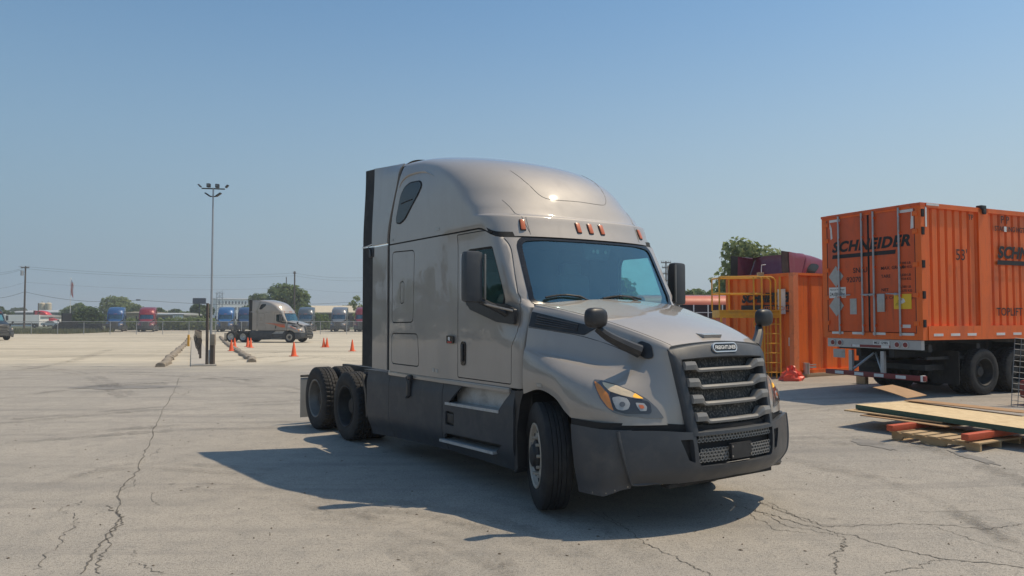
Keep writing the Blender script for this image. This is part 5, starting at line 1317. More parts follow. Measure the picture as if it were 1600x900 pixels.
# ------------------------------------------------------------------ yard: mast, posts, kerb blocks, cones, fence
X, Y = px(330.5, 29.0), 29.0; z0 = zg(X, Y)
LM = thing('light_mast', 'tall grey floodlight mast with six lamps rising from the concrete island', 'light mast', (X, Y, z0))
H = 6.9-z0
b = MB(); b.tube([(0, 0, 0), (0, 0, H)], [.05, .03], 12); b.build('pole', M['galv'], LM)
b = MB(); b.box((0, 0, .3), (.13, .13, .6), None, .02); b.build('base', M['galv'], LM)
b = MB(); b.tube([(-.45, 0, H-.02), (.45, 0, H-.05)], .025, 8); b.build('cross_arm', M['blackpl'], LM)
for x, a, zz in ((-.52, -.75, .09), (-.17, 0, .10), (.17, 0, .08), (.55, .75, .06)):
    b = MB(); b.box((x, -.03, H+zz-.01), (.05 if a else .13, .15, .15), Matrix.Rotation(a, 3, 'Y'), .02); o = b.build('floodlight', M['blackpl'], LM)
    b = MB(); b.box((x, -.11, H+zz), (.035 if a else .1, .01, .1), Matrix.Rotation(a, 3, 'Y')); b.build('lamp_glass', M['lens'], o)
b = MB(); b.tube([(-.12, 0, H-.34), (.12, 0, H-.34)], .022, 8); b.build('cross_arm', M['blackpl'], LM)
for s in (-1, 1):
    b = MB(); b.box((s*.21, 0, H-.27), (.24, .16, .05), Matrix.Rotation(-s*.6, 3, 'Y'), .015); b.build('floodlight', M['blackpl'], LM)
X2, Y2 = px(324.5, 28.6), 28.6
PT = thing('timber_post', 'thick dark timber post standing hard against the light mast', 'post', (X2, Y2, zg(X2, Y2)))
b = MB(); b.box((0, 0, 1.2), (.08, .1, 2.4), None, .01); b.build('shaft', M['wood'], PT)
b = MB(); b.box((.17, .12, .55), (.14, .16, 1.1), None, .01); b.build('side_post', M['wood'], PT)
b = MB(); b.box((.24, -.03, 1.0), (.18, .12, .42), None, .02); b.build('meter_box', M['concrete'], PT)
YD = Vector((-.395, .919)); YN = Vector((.919, .395))
def yard(p, t, n=0): q = Vector(p)+YD*t+YN*n; return q.x, q.y
P0 = (px(326, 29), 29.0)
# island
mb = MB(); L = []
for t in [-.7+k*2.0 for k in range(26)]:
    a = yard(P0, t, -.6); c = yard(P0, t, .3); L.append([(a[0], a[1], zg(*a)-.05), (a[0], a[1], zg(*a)+.06), (c[0], c[1], zg(*c)+.06), (c[0], c[1], zg(*c)-.05)])
mb.grid(L); mb.add(L[0], [(0, 1, 2, 3)]); tag(mb.build('island_kerb', M['paleconc'], None, 20), None, None, None, 'structure')
labs = ['nearest hookup post with a hanging cable on the concrete island behind the mast', 'second hookup post with a hanging cable on the island behind the mast', 'third hookup post with a hanging cable along the island', 'fourth hookup post with a hanging cable along the island', 'fifth hookup post with a hanging cable along the island', 'farthest hookup post with a hanging cable on the island']
for k, t in enumerate((5, 10.5, 16, 22, 29, 37)):
    x, y = yard(P0, t, -.22); h = thing('hookup_post', labs[k], 'post', (x, y, zg(x, y)+.055), atan2(YD.y, YD.x)-pi/2, 'hookup posts along the island')
    b = MB(); b.box((0, 0, .62), (.1, .1, 1.24), None, .01); b.build('shaft', M['wood'], h)
    b = MB(); b.box((-.05, -.08, 1.05), (.18, .1, .26), None, .02); b.build('socket_box', M['concrete'], h)
    b = MB(); b.tube(curve_pts([(-.12, -.18, .9), (-.2, -.2, .6), (-.1, -.22, .42), (.02, -.2, .6), (.05, -.12, .85)], 16), .022, 6); b.build('cable', M['rubber'], h)
def blk(seed):
    R = random.Random(seed); n = 14; rows = []
    for i in range(7):
        t = i/6; r = .16*(1+.12*(R.random()-.5))
        rows.append([(lerp(-.95, .95, t), (.16+.03*R.random())*cos(pi*k/(n-1)), .17*max(0, sin(pi*k/(n-1)))**.5*(1+.12*(R.random()-.5))) for k in range(n)])
    mb = MB(); mb.grid(rows); mb.add(rows[0], [tuple(range(n))]); mb.add(rows[-1], [tuple(range(n))]); return mb.mesh('kerb_block', M['concrete'], 30)
BM = [blk(1), blk(2), blk(3)]
order = 'nearest second third fourth fifth sixth seventh eighth ninth tenth eleventh twelfth thirteenth fourteenth fifteenth sixteenth seventeenth eighteenth nineteenth twentieth twenty-first farthest'.split()
for row, (a, bb2, nm) in enumerate(((G(253, 573, .0), (px(297, 84), 84), 'left'), ((px(398, 31), 31), (px(345, 88), 88), 'right'))):
    a = Vector(a); e = Vector(bb2); nb_ = 22
    for k in range(nb_):
        p = a.lerp(e, (k+.5)/nb_*1.0); d = (e-a).normalized()
        o = link('kerb_block', BM[(k+row) % 3]); o.location = (p.x, p.y, zg(p.x, p.y)-.01); o.rotation_euler = (0, 0, atan2(d.y, d.x)+.03*(((k*7) % 5)-2))
        o.scale = ((e-a).length/nb_/2.25, 1, 1)
        tag(o, '%s concrete wheel stop from the camera in the row %s of the light mast' % (order[k], nm), 'wheel stop', 'concrete wheel stops')
X, Y = px(295.5, 58), 58
b = MB(); b.box((0, 0, .45), (.14, .14, .9), None, .02); o = b.build('bollard', M['yellow']); o.location = (X, Y, zg(X, Y)); tag(o, 'yellow bollard at the far end of the left row of wheel stops', 'bollard')
# cones
def cone_meshes():
    b = MB(); b.lathe([(.15, .035), (.135, .06), (.03, .69), (.022, .71), (0, .712)], 24, axis='z'); c1 = b.mesh('cone', M['cone'], 40)
    b = MB(); b.box((0, 0, .018), (.36, .36, .035), None, .008); c2 = b.mesh('base', M['cone'], 30); return c1, c2
cm1, cm2 = cone_meshes()
M['conecollar'] = mat('faded_cone_band', (.75, .3, .18), .6, 0, .1)
for u, vb, Z, lab in ((460, 557, 37.2, 'orange traffic cone nearest the camera, alone on the pale lot'), (551, 547, 45.5, 'orange traffic cone beside the rear edge of the big silver truck'), (506.5, 541, 55, 'left one of two orange cones ahead of the parked silver truck'), (511.5, 541, 55, 'right one of two orange cones ahead of the parked silver truck'), (362.5, 547.5, 46, 'larger front cone by the right row of wheel stops'), (367.5, 541, 54, 'cone just behind the larger one by the right row of wheel stops'), (388, 541, 56, 'left cone of the pair before the parked truck rear wheels'), (392.5, 542, 54, 'right cone of the pair before the parked truck rear wheels')):
    x = px(u, Z); o = thing('traffic_cone', lab, 'cone', (x, Z, zg(x, Z)), (u*.37) % 1.5, 'orange traffic cones')
    link('cone_body', cm1, o); link('cone_base', cm2, o)
# chain-link fence
FZ = 101
FN = thing('chain_link_fence', 'long galvanised chain-link fence across the back of the lot', 'fence', (0, 0, 0))
b = MB(); b.tube([(px(-30, FZ), FZ, zg(-50, FZ)+1.75), (px(1060, FZ), FZ, zg(0, FZ)+1.75)], .035, 6); b.build('top_rail', M['galv'], FN)
for k in range(27):
    x = px(9+41*k, FZ)
    if x > px(1060, FZ): break
    b = MB(); b.tube([(x, FZ, -.6), (x, FZ, 1.2)], .04, 6); b.build('fence_post', M['galv'], FN)
mm_, nt, bb_ = base_mat('chain_link'); mm_.node_tree.nodes.remove(bb_)
tr = nt.nodes.new('ShaderNodeBsdfTransparent'); df = nt.nodes.new('ShaderNodeBsdfDiffuse'); df.inputs[0].default_value = (.3, .31, .32, 1); mx = nt.nodes.new('ShaderNodeMixShader'); mx.inputs[0].default_value = .17
nt.links.new(tr.outputs[0], mx.inputs[1]); nt.links.new(df.outputs[0], mx.inputs[2]); nt.links.new(mx.outputs[0], nt.nodes['Material Output'].inputs[0])
b = MB(); b.grid([[(px(-30, FZ), FZ+.03, z), (px(1060, FZ), FZ+.03, z)] for z in (-.5, 1.2)]); b.build('chain_link_mesh', mm_, FN, 0)
# ------------------------------------------------------------------ other tractors: copies of the first with their own paint
KEEP = {'cab_body', 'door', 'windshield', 'windshield_seal', 'roof_fairing', 'sleeper_window', 'clearance_lamp', 'side_extender', 'extender_flap', 'hood', 'side_intake', 'headlight', 'hood_mirror', 'side_mirror', 'cowl', 'grille', 'lower_grille', 'bumper', 'bumper_end', 'bumper_gap_trim', 'intake_backing', 'front_wheel', 'drive_wheel', 'chassis_frame', 'drive_axle', 'front_axle', 'quarter_fender', 'mud_flap', 'side_skirt', 'step_skirt', 'wheel_liner', 'wheel_house', 'engine', 'sleeper_curtain', 'cab_floor', 'headliner', 'dashboard', 'seat', 'fuel_tank', 'rear_crossmember'}
dark_glass = mat('dark_far_glass', (.02, .03, .04), .06, 0, .05, spec=.8)
def truck(lab, x, y, rz, col=None, extra=None, name='tractor_truck'):
    p = None
    swap = {'windshield_glass': M['wsglass']}
    if col: swap['silver_beige_paint'] = paint('truck_paint', col, .1, .35, .5)
    if extra: swap.update(extra)
    c = copy_tree(TR, None, KEEP, swap); c.location = (x, y, zg(x, y)); c.rotation_euler = (0, 0, rz)
    tag(c, lab, 'truck', 'tractor trucks')
    for ch in c.children:
        if ch.name.startswith('front_wheel'): ch.rotation_euler = (0, 0, 0)
    return c
T2 = truck('silver-beige sleeper tractor with a red stripe parked side-on by the cones', px(464, 69.8), 69.8, radians(-15))
M['whiterim'] = mat('white_wheel_rim', (.6, .6, .58), .45, .1, .1, 9)
for ch in T2.children:
    if ch.name.startswith('drive_wheel') and abs(ch.location.y) > .9:
        for r in ch.children:
            if r.name.startswith('rim'): r.material_slots[0].link = 'OBJECT'; r.material_slots[0].material = M['whiterim']
            elif r.name.startswith('hub'): r.material_slots[0].link = 'OBJECT'; r.material_slots[0].material = M['whiterim']
# its stripe and hood lettering
M['stripe'] = mat('red_orange_stripe', (.6, .12, .04), .5, 0, .1)
b = MB()
yy = lambda x: -1.2035
b.prism([(-2.7, 1.83), (-1.7, 1.76), (-.5, 1.70), (-.5, 1.66), (-1.7, 1.68)], (0, -1.2, 0), (1, 0, 0), (0, 0, 1), (0, -.01, 0)); b.build('side_stripe', M['stripe'], T2)
b = MB(); b.prism([(-1.55, 1.64), (-.5, 1.60), (-.5, 1.40), (-1.0, 1.45)], (0, -1.2, 0), (1, 0, 0), (0, 0, 1), (0, -.01, 0)); b.build('side_stripe', M['stripe'], T2)
hl_ = hside([(.0+.05*k, 1.50-.02*k) for k in range(14)], -1, .01); MB().tube(hl_, .03, 6).build('hood_stripe', M['stripe'], T2)
hl_ = hside([(.1+.05*k, 1.62-.02*k) for k in range(12)], -1, .012); MB().tube(hl_, .045, 6).build('hood_decal', M['black'], T2)
FW = -pi/2
for lab, u, Z, col, rz in (
    ('blue sleeper tractor facing the camera behind the fence, right of the dark bush', 180, 119, (.01, .075, .22), FW-.12),
    ('red sleeper tractor facing the camera behind the fence, right of a blue one', 229, 119, (.22, .015, .03), FW-.10),
    ('blue sleeper tractor facing the camera just right of the light mast', 352, 119, (.01, .1, .28), FW+.02),
    ('darker blue sleeper tractor mostly hidden by the parked silver truck', 383, 121, (.01, .05, .14), FW+.03),
    ('dark grey sleeper tractor showing behind the hood of the parked silver truck', 477, 119, (.06, .085, .11), FW+.1),
    ('grey-blue sleeper tractor facing the camera in front of the tan building', 529, 119, (.13, .15, .18), FW+.12),
    ('red sleeper tractor facing the camera, half hidden by the big silver truck', 566, 119, (.2, .015, .03), FW+.12)):
    truck(lab, px(u, Z), Z, atan2(-Z, -px(u, Z))-.10, col)
truck('black tractor cut off by the left edge, only its front end in view', px(-5, 76), 76, radians(-25), (.012, .014, .018))
truck('bright red sleeper tractor side-on behind the grass strip at far left', px(84, 190), 190, radians(3), (.62, .03, .04))
truck('burgundy sleeper tractor behind the orange containers, only its roof showing', 9.85+cos(.5)*3.45-sin(.5)*1.2, 25.4+sin(.5)*3.45+cos(.5)*1.2, .5, (.19, .018, .045), {'rubber': M['rubber']})
# parked car
CR = thing('parked_car', 'white car parked in front of the far bright red tractor', 'car', (px(82, 178), 178, zg(-50, 140)), 0)
b = MB(); prof = [(-2.2, .35), (-2.2, .8), (-1.9, .95), (-1.2, 1.0), (-.6, 1.42), (.6, 1.45), (1.2, 1.02), (2.0, .9), (2.25, .7), (2.25, .35)]
b.prism(prof, (0, -.85, 0), (1, 0, 0), (0, 0, 1), (0, 1.7, 0)); b.build('car_body', mat('white_car_paint', (.7, .7, .68), .3, 0, .05, coat=.5), CR)
b = MB(); b.prism([(-1.1, 1.02), (-.6, 1.36), (.55, 1.38), (1.05, 1.03)], (0, -.856, 0), (1, 0, 0), (0, 0, 1), (0, 1.712, 0)); b.build('side_window', dark_glass, CR)
for x in (-1.4, 1.4):
    for y in (-.78, .78):
        b = MB(); b.lathe([(.1, -.1), (.31, -.1), (.33, 0), (.31, .1), (.1, .1)], 20, (x, y, .33)); b.build('wheel', M['rubber'], CR)
# ------------------------------------------------------------------ trees and hedges
M['leafA'] = leafmat('mid_green_leaves', (.06, .10, .03), (.17, .22, .08))
M['leafB'] = leafmat('dark_green_leaves', (.03, .055, .022), (.09, .135, .05))
M['leafC'] = leafmat('pale_green_leaves', (.11, .15, .055), (.24, .28, .12))
M['bark'] = mat('tree_bark', (.11, .085, .065), .9, 0, .3, 4)
def foliage(blobs, n, size, R, flat=.8):
    mb = MB(); tot = sum(r[1]**2 for r in blobs)
    for (c, r) in blobs:
        c = Vector(c)
        for k in range(max(6, int(n*r*r/tot))):
            d = Vector((R.gauss(0, 1), R.gauss(0, 1), R.gauss(0, 1))).normalized()
            p = c+Vector((d.x, d.y, d.z*flat))*r*(R.uniform(.55, 1.08))
            if p.z < .15: continue
            s = size*R.uniform(.5, 1.25)
            nrm = (d+Vector((R.uniform(-1, 1), R.uniform(-1, 1), R.uniform(-.3, 1.2)))*.9).normalized()
            a = nrm.orthogonal().normalized(); a = Matrix.Rotation(R.uniform(0, 6.28), 3, nrm) @ a; q = nrm.cross(a)
            mb.add([p+a*s, p+q*s*.55+nrm*s*.12, p-a*s*.9, p-q*s*.55+nrm*s*.12], [(0, 1, 2, 3)])
    return mb
def tree(lab, x, y, h, w, leaf='leafA', seed=0, n=2600, size=.32, trunk=.16, base=.22, name='tree', group='trees', cat='tree', nb=11, z=None):
    R = random.Random(seed); t = thing(name, lab, cat, (x, y, zg(x, y) if z is None else z), R.uniform(0, 6), group)
    blobs = []
    for k in range(nb):
        zz = lerp(base, .86, (k+R.random())/nb)
        prof = sin(pi*min(1, max(0.06, (zz-base*.6)/(1.06-base*.6))))**.7
        a = R.uniform(0, 2*pi); rr = w/2*prof*R.uniform(.25, .75)
        blobs.append(((cos(a)*rr, sin(a)*rr, zz*h), w*R.uniform(.17, .27)*(.55+.6*prof)))
    blobs.append(((0, 0, h*.62), w*.3)); blobs.append(((R.uniform(-.1, .1)*w, 0, h*.86), w*.17))
    mb = foliage(blobs, n, size, R); mb.build('crown', M[leaf], t, 0, False)
    b = MB(); b.tube([(0, 0, -.1), (R.uniform(-.1, .1), 0, h*.3), (R.uniform(-.2, .2), R.uniform(-.2, .2), h*.72)], [w*.035+.06, w*.028+.04, .03], 8)
    for c, r in blobs[:8]:
        b.tube([(0, 0, max(.1*h, c[2]*.55)), (c[0]*.5, c[1]*.5, c[2]*.82), c], [.05+w*.012, .03+w*.006, .015], 5)
    b.build('trunk', M['bark'], t); return t
# right-hand side
tree('broad tree rising behind the burgundy tractor, right of the yellow platform', px(1170, 46), 46, 5.5+1.75-.13, 4.7, 'leafC', 5, 4600, .24, base=.15, nb=16)
tree('low tree left of the broad one, over the orange vehicle roof', px(1092, 75), 75, 5.35, 4.2, 'leafA', 6, 2600, .3)
tree('low bushy tree just left of the yellow platform top', px(1120, 72), 72, 5.3, 4.6, 'leafA', 7, 2600, .3)
tree('small tree showing right beside the far door mirror', px(1073, 80), 80, 5.2, 3.6, 'leafA', 8, 2000, .3)
tree('tree seen through the windscreen and far door window of the big silver tractor', px(962, 70), 70, 6.2, 5, 'leafA', 12, 2600, .32)
# left-hand background
B0 = -.55
tree('full green tree rising behind the parked silver truck', px(446, 150), 150, 9.2, 8.5, 'leafA', 21, 4200, .5, nb=15)
tree('bluish tree left of the full green one behind the parked silver truck', px(402, 190), 190, 8.6, 7, 'leafA', 22, 2500, .55)
tree('low spreading shrub tree on the right flank of the full green tree', px(470, 148), 148, 5.2, 4.5, 'leafA', 23, 1800, .45)
tree('pale willow-like tree over the far blue tractor', px(192, 200), 200, 7.5, 9.5, 'leafC', 24, 3400, .6, base=.2)
tree('round tree right of the pale one, behind the red tractor', px(214, 190), 190, 5.6, 5, 'leafC', 25, 1800, .55)
tree('small dark round tree right of the red tractor', px(250, 180), 180, 4.6, 4.4, 'leafB', 26, 1600, .5)
tree('dark tree farther right behind the tan shed', px(277, 210), 210, 4.4, 5, 'leafB', 27, 1500, .55)
tree('dark round tree under the billboard', px(314, 160), 160, 4.9, 5.2, 'leafB', 28, 2200, .5)
tree('lighter tree left of the one under the billboard', px(296, 165), 165, 3.4, 5, 'leafA', 29, 1600, .5)
tree('tree behind the long grey building, left of the dark bush', px(124, 200), 200, 5.6, 8, 'leafA', 30, 2400, .6)
tree('tiny tree top over the left end of the grey building', px(24, 330), 330, 6.4, 6, 'leafB', 31, 1200, .8)
tree('tiny tree top beside the utility pole over the grey building', px(34, 330), 330, 6.6, 5, 'leafB', 32, 1200, .8)
tree('dark tree at the far left edge over the white trailers', px(3, 190), 190, 5.0, 5, 'leafB', 33, 1400, .55)
tree('far round tree at the left of the tan building roof', px(528, 260), 260, 5.4, 7, 'leafB', 34, 2000, .7)
tree('far round tree right of the other one above the tan building', px(541, 250), 250, 6.0, 8, 'leafB', 35, 2200, .7)
tree('half bare pale tree next to the rear of the big silver truck', px(558, 130), 130, 6.6, 3.0, 'leafC', 36, 260, .34, nb=9)
tree('low green shrub before the tan building', px(500, 135), 135, 2.6, 4.5, 'leafA', 37, 1800, .35, base=.05)
tree('second low shrub beside the dark grey tractor', px(494, 133), 133, 2.3, 3.5, 'leafA', 38, 1400, .35, base=.05)
tree('big dark rounded bush behind the fence, left of the blue tractor', px(137, 124), 124, 3.6, 5.6, 'leafB', 39, 4600, .3, base=.03, name='bush', cat='bush', group=None, nb=18)
# hedge as one mass
R = random.Random(77)
bl = [((lerp(px(190, 132), px(332, 132), (k % 75)/74), 132+R.uniform(-.5, .5), -.55+R.uniform(.3, 1.6)), R.uniform(.6, 1.1)) for k in range(150)]
def foliage_abs(blobs, n, size, R):
    mb = MB()
    for c, r in blobs:
        c = Vector(c)
        for k in range(n):
            d = Vector((R.gauss(0, 1), R.gauss(0, 1), R.gauss(0, 1))).normalized(); p = c+d*r*R.uniform(.5, 1.05); s = size*R.uniform(.5, 1.2)
            if p.z < -.6: continue
            a = d.orthogonal().normalized(); a = Matrix.Rotation(R.uniform(0, 6.28), 3, d) @ a; q = (d+Vector((R.uniform(-1, 1), R.uniform(-1, 1), R.uniform(-1, 1)))*.5).cross(a).normalized()
            mb.add([p+a*s, p+q*s*.6, p-a*s, p-q*s*.6], [(0, 1, 2, 3)])
    return mb
tag(foliage_abs(bl, 70, .28, R).build('hedge', M['leafC'], None, 0, False), 'overgrown green hedge behind the fence between the red tractor and the mast', 'hedge', None, 'stuff')
M['grass'] = leafmat('dry_grass', (.10, .11, .045), (.2, .19, .09))
mb = MB(); R = random.Random(78)
for k in range(5200):
    x = lerp(px(-60, 104), px(108, 104), R.random()); y = R.uniform(104, 116); h = R.uniform(.25, .85); a = R.uniform(0, pi); w = .08
    mb.add([(x-w*cos(a), y-w*sin(a), -.56), (x+w*cos(a), y+w*sin(a), -.56), (x+R.uniform(-.15, .15), y, -.56+h)], [(0, 1, 2)])
tag(mb.build('tall_grass', M['grass'], None, 0, False), 'strip of tall dry grass behind the fence at far left', 'grass', None, 'stuff')
M['turf'] = mat('rough_turf', (.11, .12, .055), .95, 0, .3, 1.2)
b = MB(); b.grid([[(px(-400, 145), 104.5, -.53), (px(108, 145), 104.5, -.53)], [(px(-400, 145), 148, -.53), (px(108, 145), 148, -.53)]]); tag(b.build('grass_verge', M['turf'], None, 0), None, None, None, 'structure')
b = MB(); b.grid([[(-890, 137, -.52), (890, 137, -.52)], [(-890, 890, -.52), (890, 890, -.52)]]); tag(b.build('far_field', M['turf'], None, 0), None, None, None, 'structure')
# ------------------------------------------------------------------ buildings and street furniture in the distance
M['slate'] = mat('slate_cladding', (.11, .13, .16), .6, 0, .1, 1)
M['roofpale'] = mat('pale_metal_roof', (.5, .5, .49), .5, .2, .1, 1)
M['tan'] = mat('tan_cladding', (.34, .29, .22), .8, 0, .12, 1)
M['cream'] = mat('cream_roofing', (.58, .5, .37), .8, 0, .08, .5)
M['offwhite'] = mat('off_white_wall', (.85, .84, .81), .7, 0, .08, .6)
M['brown'] = mat('brown_cladding', (.13, .09, .075), .8, 0, .15, .6)
def zat(v, Z): return EYE+(495-v)/FPX*Z
def block(name, lab, cat, u0, u1, vt, Z, depth, wall, roofm=None, roofh=.6, rot=0, zbot=-.6):
    x0, x1 = px(u0, Z), px(u1, Z); zt = zat(vt, Z)
    t = thing(name, lab, cat, ((x0+x1)/2, Z, zbot), rot)
    w, h = x1-x0, zt-zbot
    b = MB(); b.box((0, depth/2, (h-roofh)/2), (w, depth, h-roofh)); b.build('wall', M[wall], t)
    b = MB(); b.prism([(-.4, h-roofh), (depth*.5, h), (depth*.5+.1, h), (depth+.4, h-roofh), (depth+.4, h-roofh-.25), (-.4, h-roofh-.25)], (-w/2-.3, 0, 0), (0, 1, 0), (0, 0, 1), (w+.6, 0, 0)); b.build('roof', M[roofm or wall], t, 0)
    return t, w, h
t, w, h = block('warehouse', 'long low slate-grey building with a pale roof behind the bright red tractor', 'building', 8, 232, 484, 230, 30, 'slate', 'roofpale', .8)
t2, w2, h2 = block('storage_shed', 'pale low shed behind the white trailers at far left', 'building', -60, 62, 492, 185, 10, 'offwhite', 'roofpale', .3)
t3, w3, h3 = block('storage_shed', 'tan flat shed between the blue and the red tractor', 'building', 196, 224, 487, 150, 10, 'tan', 'tan', .2)
t4, w4, h4 = block('open_shed', 'long grey-brown open shed right of the red tractor', 'building', 240, 287, 489, 150, 8, 'tan', 'roofpale', .25)
for k in range(5):
    b = MB(); b.box((lerp(w4*.2, w4*.48, k/4), -.25, h4*.45), (.3, .3, h4*.9)); b.build('pillar', M['offwhite'], t4)
b = MB(); b.box((-w4*.18, -.12, h4*.5), (w4*.55, .2, h4*.42)); b.build('shutter', M['slate'], t4)
t5, w5, h5 = block('flat_roofed_building', 'brown building with a broad cream roof behind the grey-blue tractor', 'building', 469, 552, 477, 170, 16, 'brown', 'cream', 1.65)
b = MB(); b.box((0, -.35, h5*.2), (w5*.9, .1, h5*.3)); b.build('shopfront', M['slate'], t5)
t6, w6, h6 = block('office_block', 'white four-storey office block with rows of dark windows, far behind the blue tractors', 'building', 341, 401, 466, 420, 14, 'offwhite', 'roofpale', .5, .6)
for r in range(3):
    for c in range(12):
        b = MB(); b.box((lerp(-w6*.45, w6*.45, c/11), -.02, h6-2.6-r*3.3), (.85, .2, 1.5)); b.build('window', dark_glass, t6)
for k, u in enumerate((66, 75.8)):
    Z = 275; t = thing('silo', ('left', 'right')[k]+' one of two cream storage silos above the slate-grey building', 'silo', (px(u, Z), Z, -.6), 0, 'cream silos')
    b = MB(); hh = zat(474.5, Z)+.6; b.lathe([(0, 0), (1.05, 0), (1.05, hh), (.7, hh+.3), (0, hh+.35)], 24, axis='z'); b.build('tank', M['cream'], t)
    b = MB(); b.tube([(0, 0, hh+.4), (0, 0, hh+.9)], .12, 8); b.build('vent', M['galv'], t)
# white trailers and dark trailer
for k, (u0, u1, v, Z, lab) in enumerate(((-45, 4, 491, 160, 'white box trailer at the far left, cut off by the edge'), (6, 58, 492, 158, 'white box trailer left of the bright red tractor'))):
    x0, x1 = px(u0, Z), px(u1, Z); t = thing('box_trailer', lab, 'trailer', ((x0+x1)/2, Z, -.55), .5, 'white box trailers')
    hh = zat(v, Z)+.55; b = MB(); b.box((0, 0, hh/2+.5), (x1-x0, 2.5, hh-1)); b.build('box', M['offwhite'], t)
    b = MB(); b.box((0, 0, .85), (x1-x0-1, 1.2, .3)); b.build('frame', M['chassis'], t)
    for x in (-.38, -.28, .38):
        b = MB(); b.lathe([(.1, -.3), (.48, -.3), (.5, 0), (.48, .3), (.1, .3)], 18, ((x1-x0)*x, -1.0, .5)); b.build('wheel', M['rubber'], t)
Z = 115; t = thing('flatbed_trailer', 'dark flatbed trailer with an upright headboard in front of the rounded bush', 'trailer', (px(135, Z), Z, -.55), 0)
b = MB(); b.box((0, 0, 1.15), (6.2, 2.3, .35)); b.build('bed', M['chassis'], t)
b = MB(); b.box((-3.0, 0, 2.1), (.25, 2.3, 1.7)); b.build('headboard', M['blackpl'], t)
b = MB(); b.box((0, -1.0, .55), (5.6, .1, .9)); b.build('side_guard', M['dkplastic'], t)
for x in (-1.9, 1.6, 2.7):
    b = MB(); b.lathe([(.1, -.3), (.48, -.3), (.5, 0), (.48, .3), (.1, .3)], 18, (x, -.95, .5)); b.build('wheel', M['rubber'], t)
CR2 = thing('parked_pickup', 'dark pickup with a pale bumper left of the flatbed trailer', 'pickup', (px(101, 112), 112, -.55), 0)
b = MB(); b.prism([(-1.3, .4), (-1.3, .95), (-.7, 1.05), (-.2, 1.6), (1.6, 1.65), (1.7, .4)], (0, -.8, 0), (1, 0, 0), (0, 0, 1), (0, 1.6, 0)); b.build('truck_body', M['blackgl'], CR2)
b = MB(); b.box((-1.32, 0, .55), (.1, 1.6, .22), None, .03); b.box((-.6, -.82, .5), (1.2, .04, .12)); b.build('front_bumper', M['alu'], CR2)
for x in (-.8, 1.1):
    b = MB(); b.lathe([(.1, -.1), (.34, -.1), (.36, 0), (.34, .1), (.1, .1)], 18, (x, -.75, .36)); b.build('wheel', M['rubber'], CR2)
# poles
def pole(lab, u, vt, Z, r, arms, name='utility_pole', m='wood'):
    x = px(u, Z); zt = zat(vt, Z)+.6; t = thing(name, lab, 'pole', (x, Z, -.6), 0, 'utility poles')
    b = MB(); b.tube([(0, 0, 0), (0, 0, zt)], [r, r*.7], 10); b.build('shaft', M[m], t)
    for (dz_, hw, rz) in arms:
        b = MB(); b.box((0, -.1, zt-dz_), (hw*2, .12, .14), Matrix.Rotation(rz, 3, 'Z')); a = b.build('crossarm', M[m], t)
        for q in (-.9, -.45, .45, .9):
            b = MB(); b.tube([(hw*q*cos(rz), -.1+hw*q*sin(rz), zt-dz_+.07), (hw*q*cos(rz), -.1+hw*q*sin(rz), zt-dz_+.3)], .05, 6); b.build('insulator', M['galv'], a)
    return t, zt
U1, z1 = pole('wooden utility pole with crossarm and transformer at far left', 38.5, 416, 118, .16, [(.25, .6, .2)])
b = MB(); b.tube([(-.4, -.2, z1-1.5), (-.4, -.2, z1-.7)], .22, 12); b.box((-.75, -.1, z1-.1), (.5, .08, .08)); b.build('transformer', M['galv'], U1)
U2, z2 = pole('dark utility pole right of the full green tree', 460, 424, 140, .17, [(.4, .25, .3)])
U3, z3 = pole('shorter dark pole just left of the other one by the green tree', 447, 433, 160, .13, [])
U4, z4 = pole('utility pole with three crossarms seen beside the far door mirror', 1041, 408, 110, .14, [(.25, .75, .1), (1.0, .6, .1), (1.9, .5, .1), (2.9, .5, .1)])
U5, z5 = pole('thin pole behind the bright red tractor', 60, 474, 165, .12, [])
# lattice pylon
Z = 300; t = thing('lattice_pylon', 'grey lattice substation tower between the mast and the white office block', 'pylon', (px(343, Z), Z, -.6))
hh = zat(457, Z)+.6
b = MB()
for sx in (-1, 1): b.tube([(sx*1.3, 0, 0), (sx*1.1, 0, hh)], .14, 6)
b.tube([(0, 0, 0), (0, 0, hh)], .1, 6); b.build('leg', M['galv'], t)
b = MB()
for k in range(8):
    zz = hh*(k+.5)/8; b.tube([(-1.3, 0, zz), (1.3, 0, zz+hh/8)], .07, 5); b.tube([(1.3, 0, zz), (-1.3, 0, zz+hh/8)], .07, 5)
b.build('lattice', M['galv'], t)
for zz in (hh-.3, hh-2.0): 
    b = MB(); b.box((0, 0, zz), (4.2 if zz > hh-1 else 3.2, .16, .16)); b.build('crossarm', M['galv'], t)
# billboard
Z = 150; t = thing('billboard', 'dark backed billboard on a single post above the round trees', 'billboard', (px(311.5, Z), Z, -.6))
zt = zat(466, Z)+.6; zb_ = zat(475, Z)+.6
b = MB(); b.box((0, 0, (zt+zb_)/2), (px(322, Z)-px(302, Z), .3, zt-zb_)); b.build('panel', mat('billboard_back', (.06, .075, .11), .7), t)
b = MB(); b.tube([(0, .1, 0), (0, .1, zb_+.3)], .14, 8); b.build('post', M['chassis'], t)
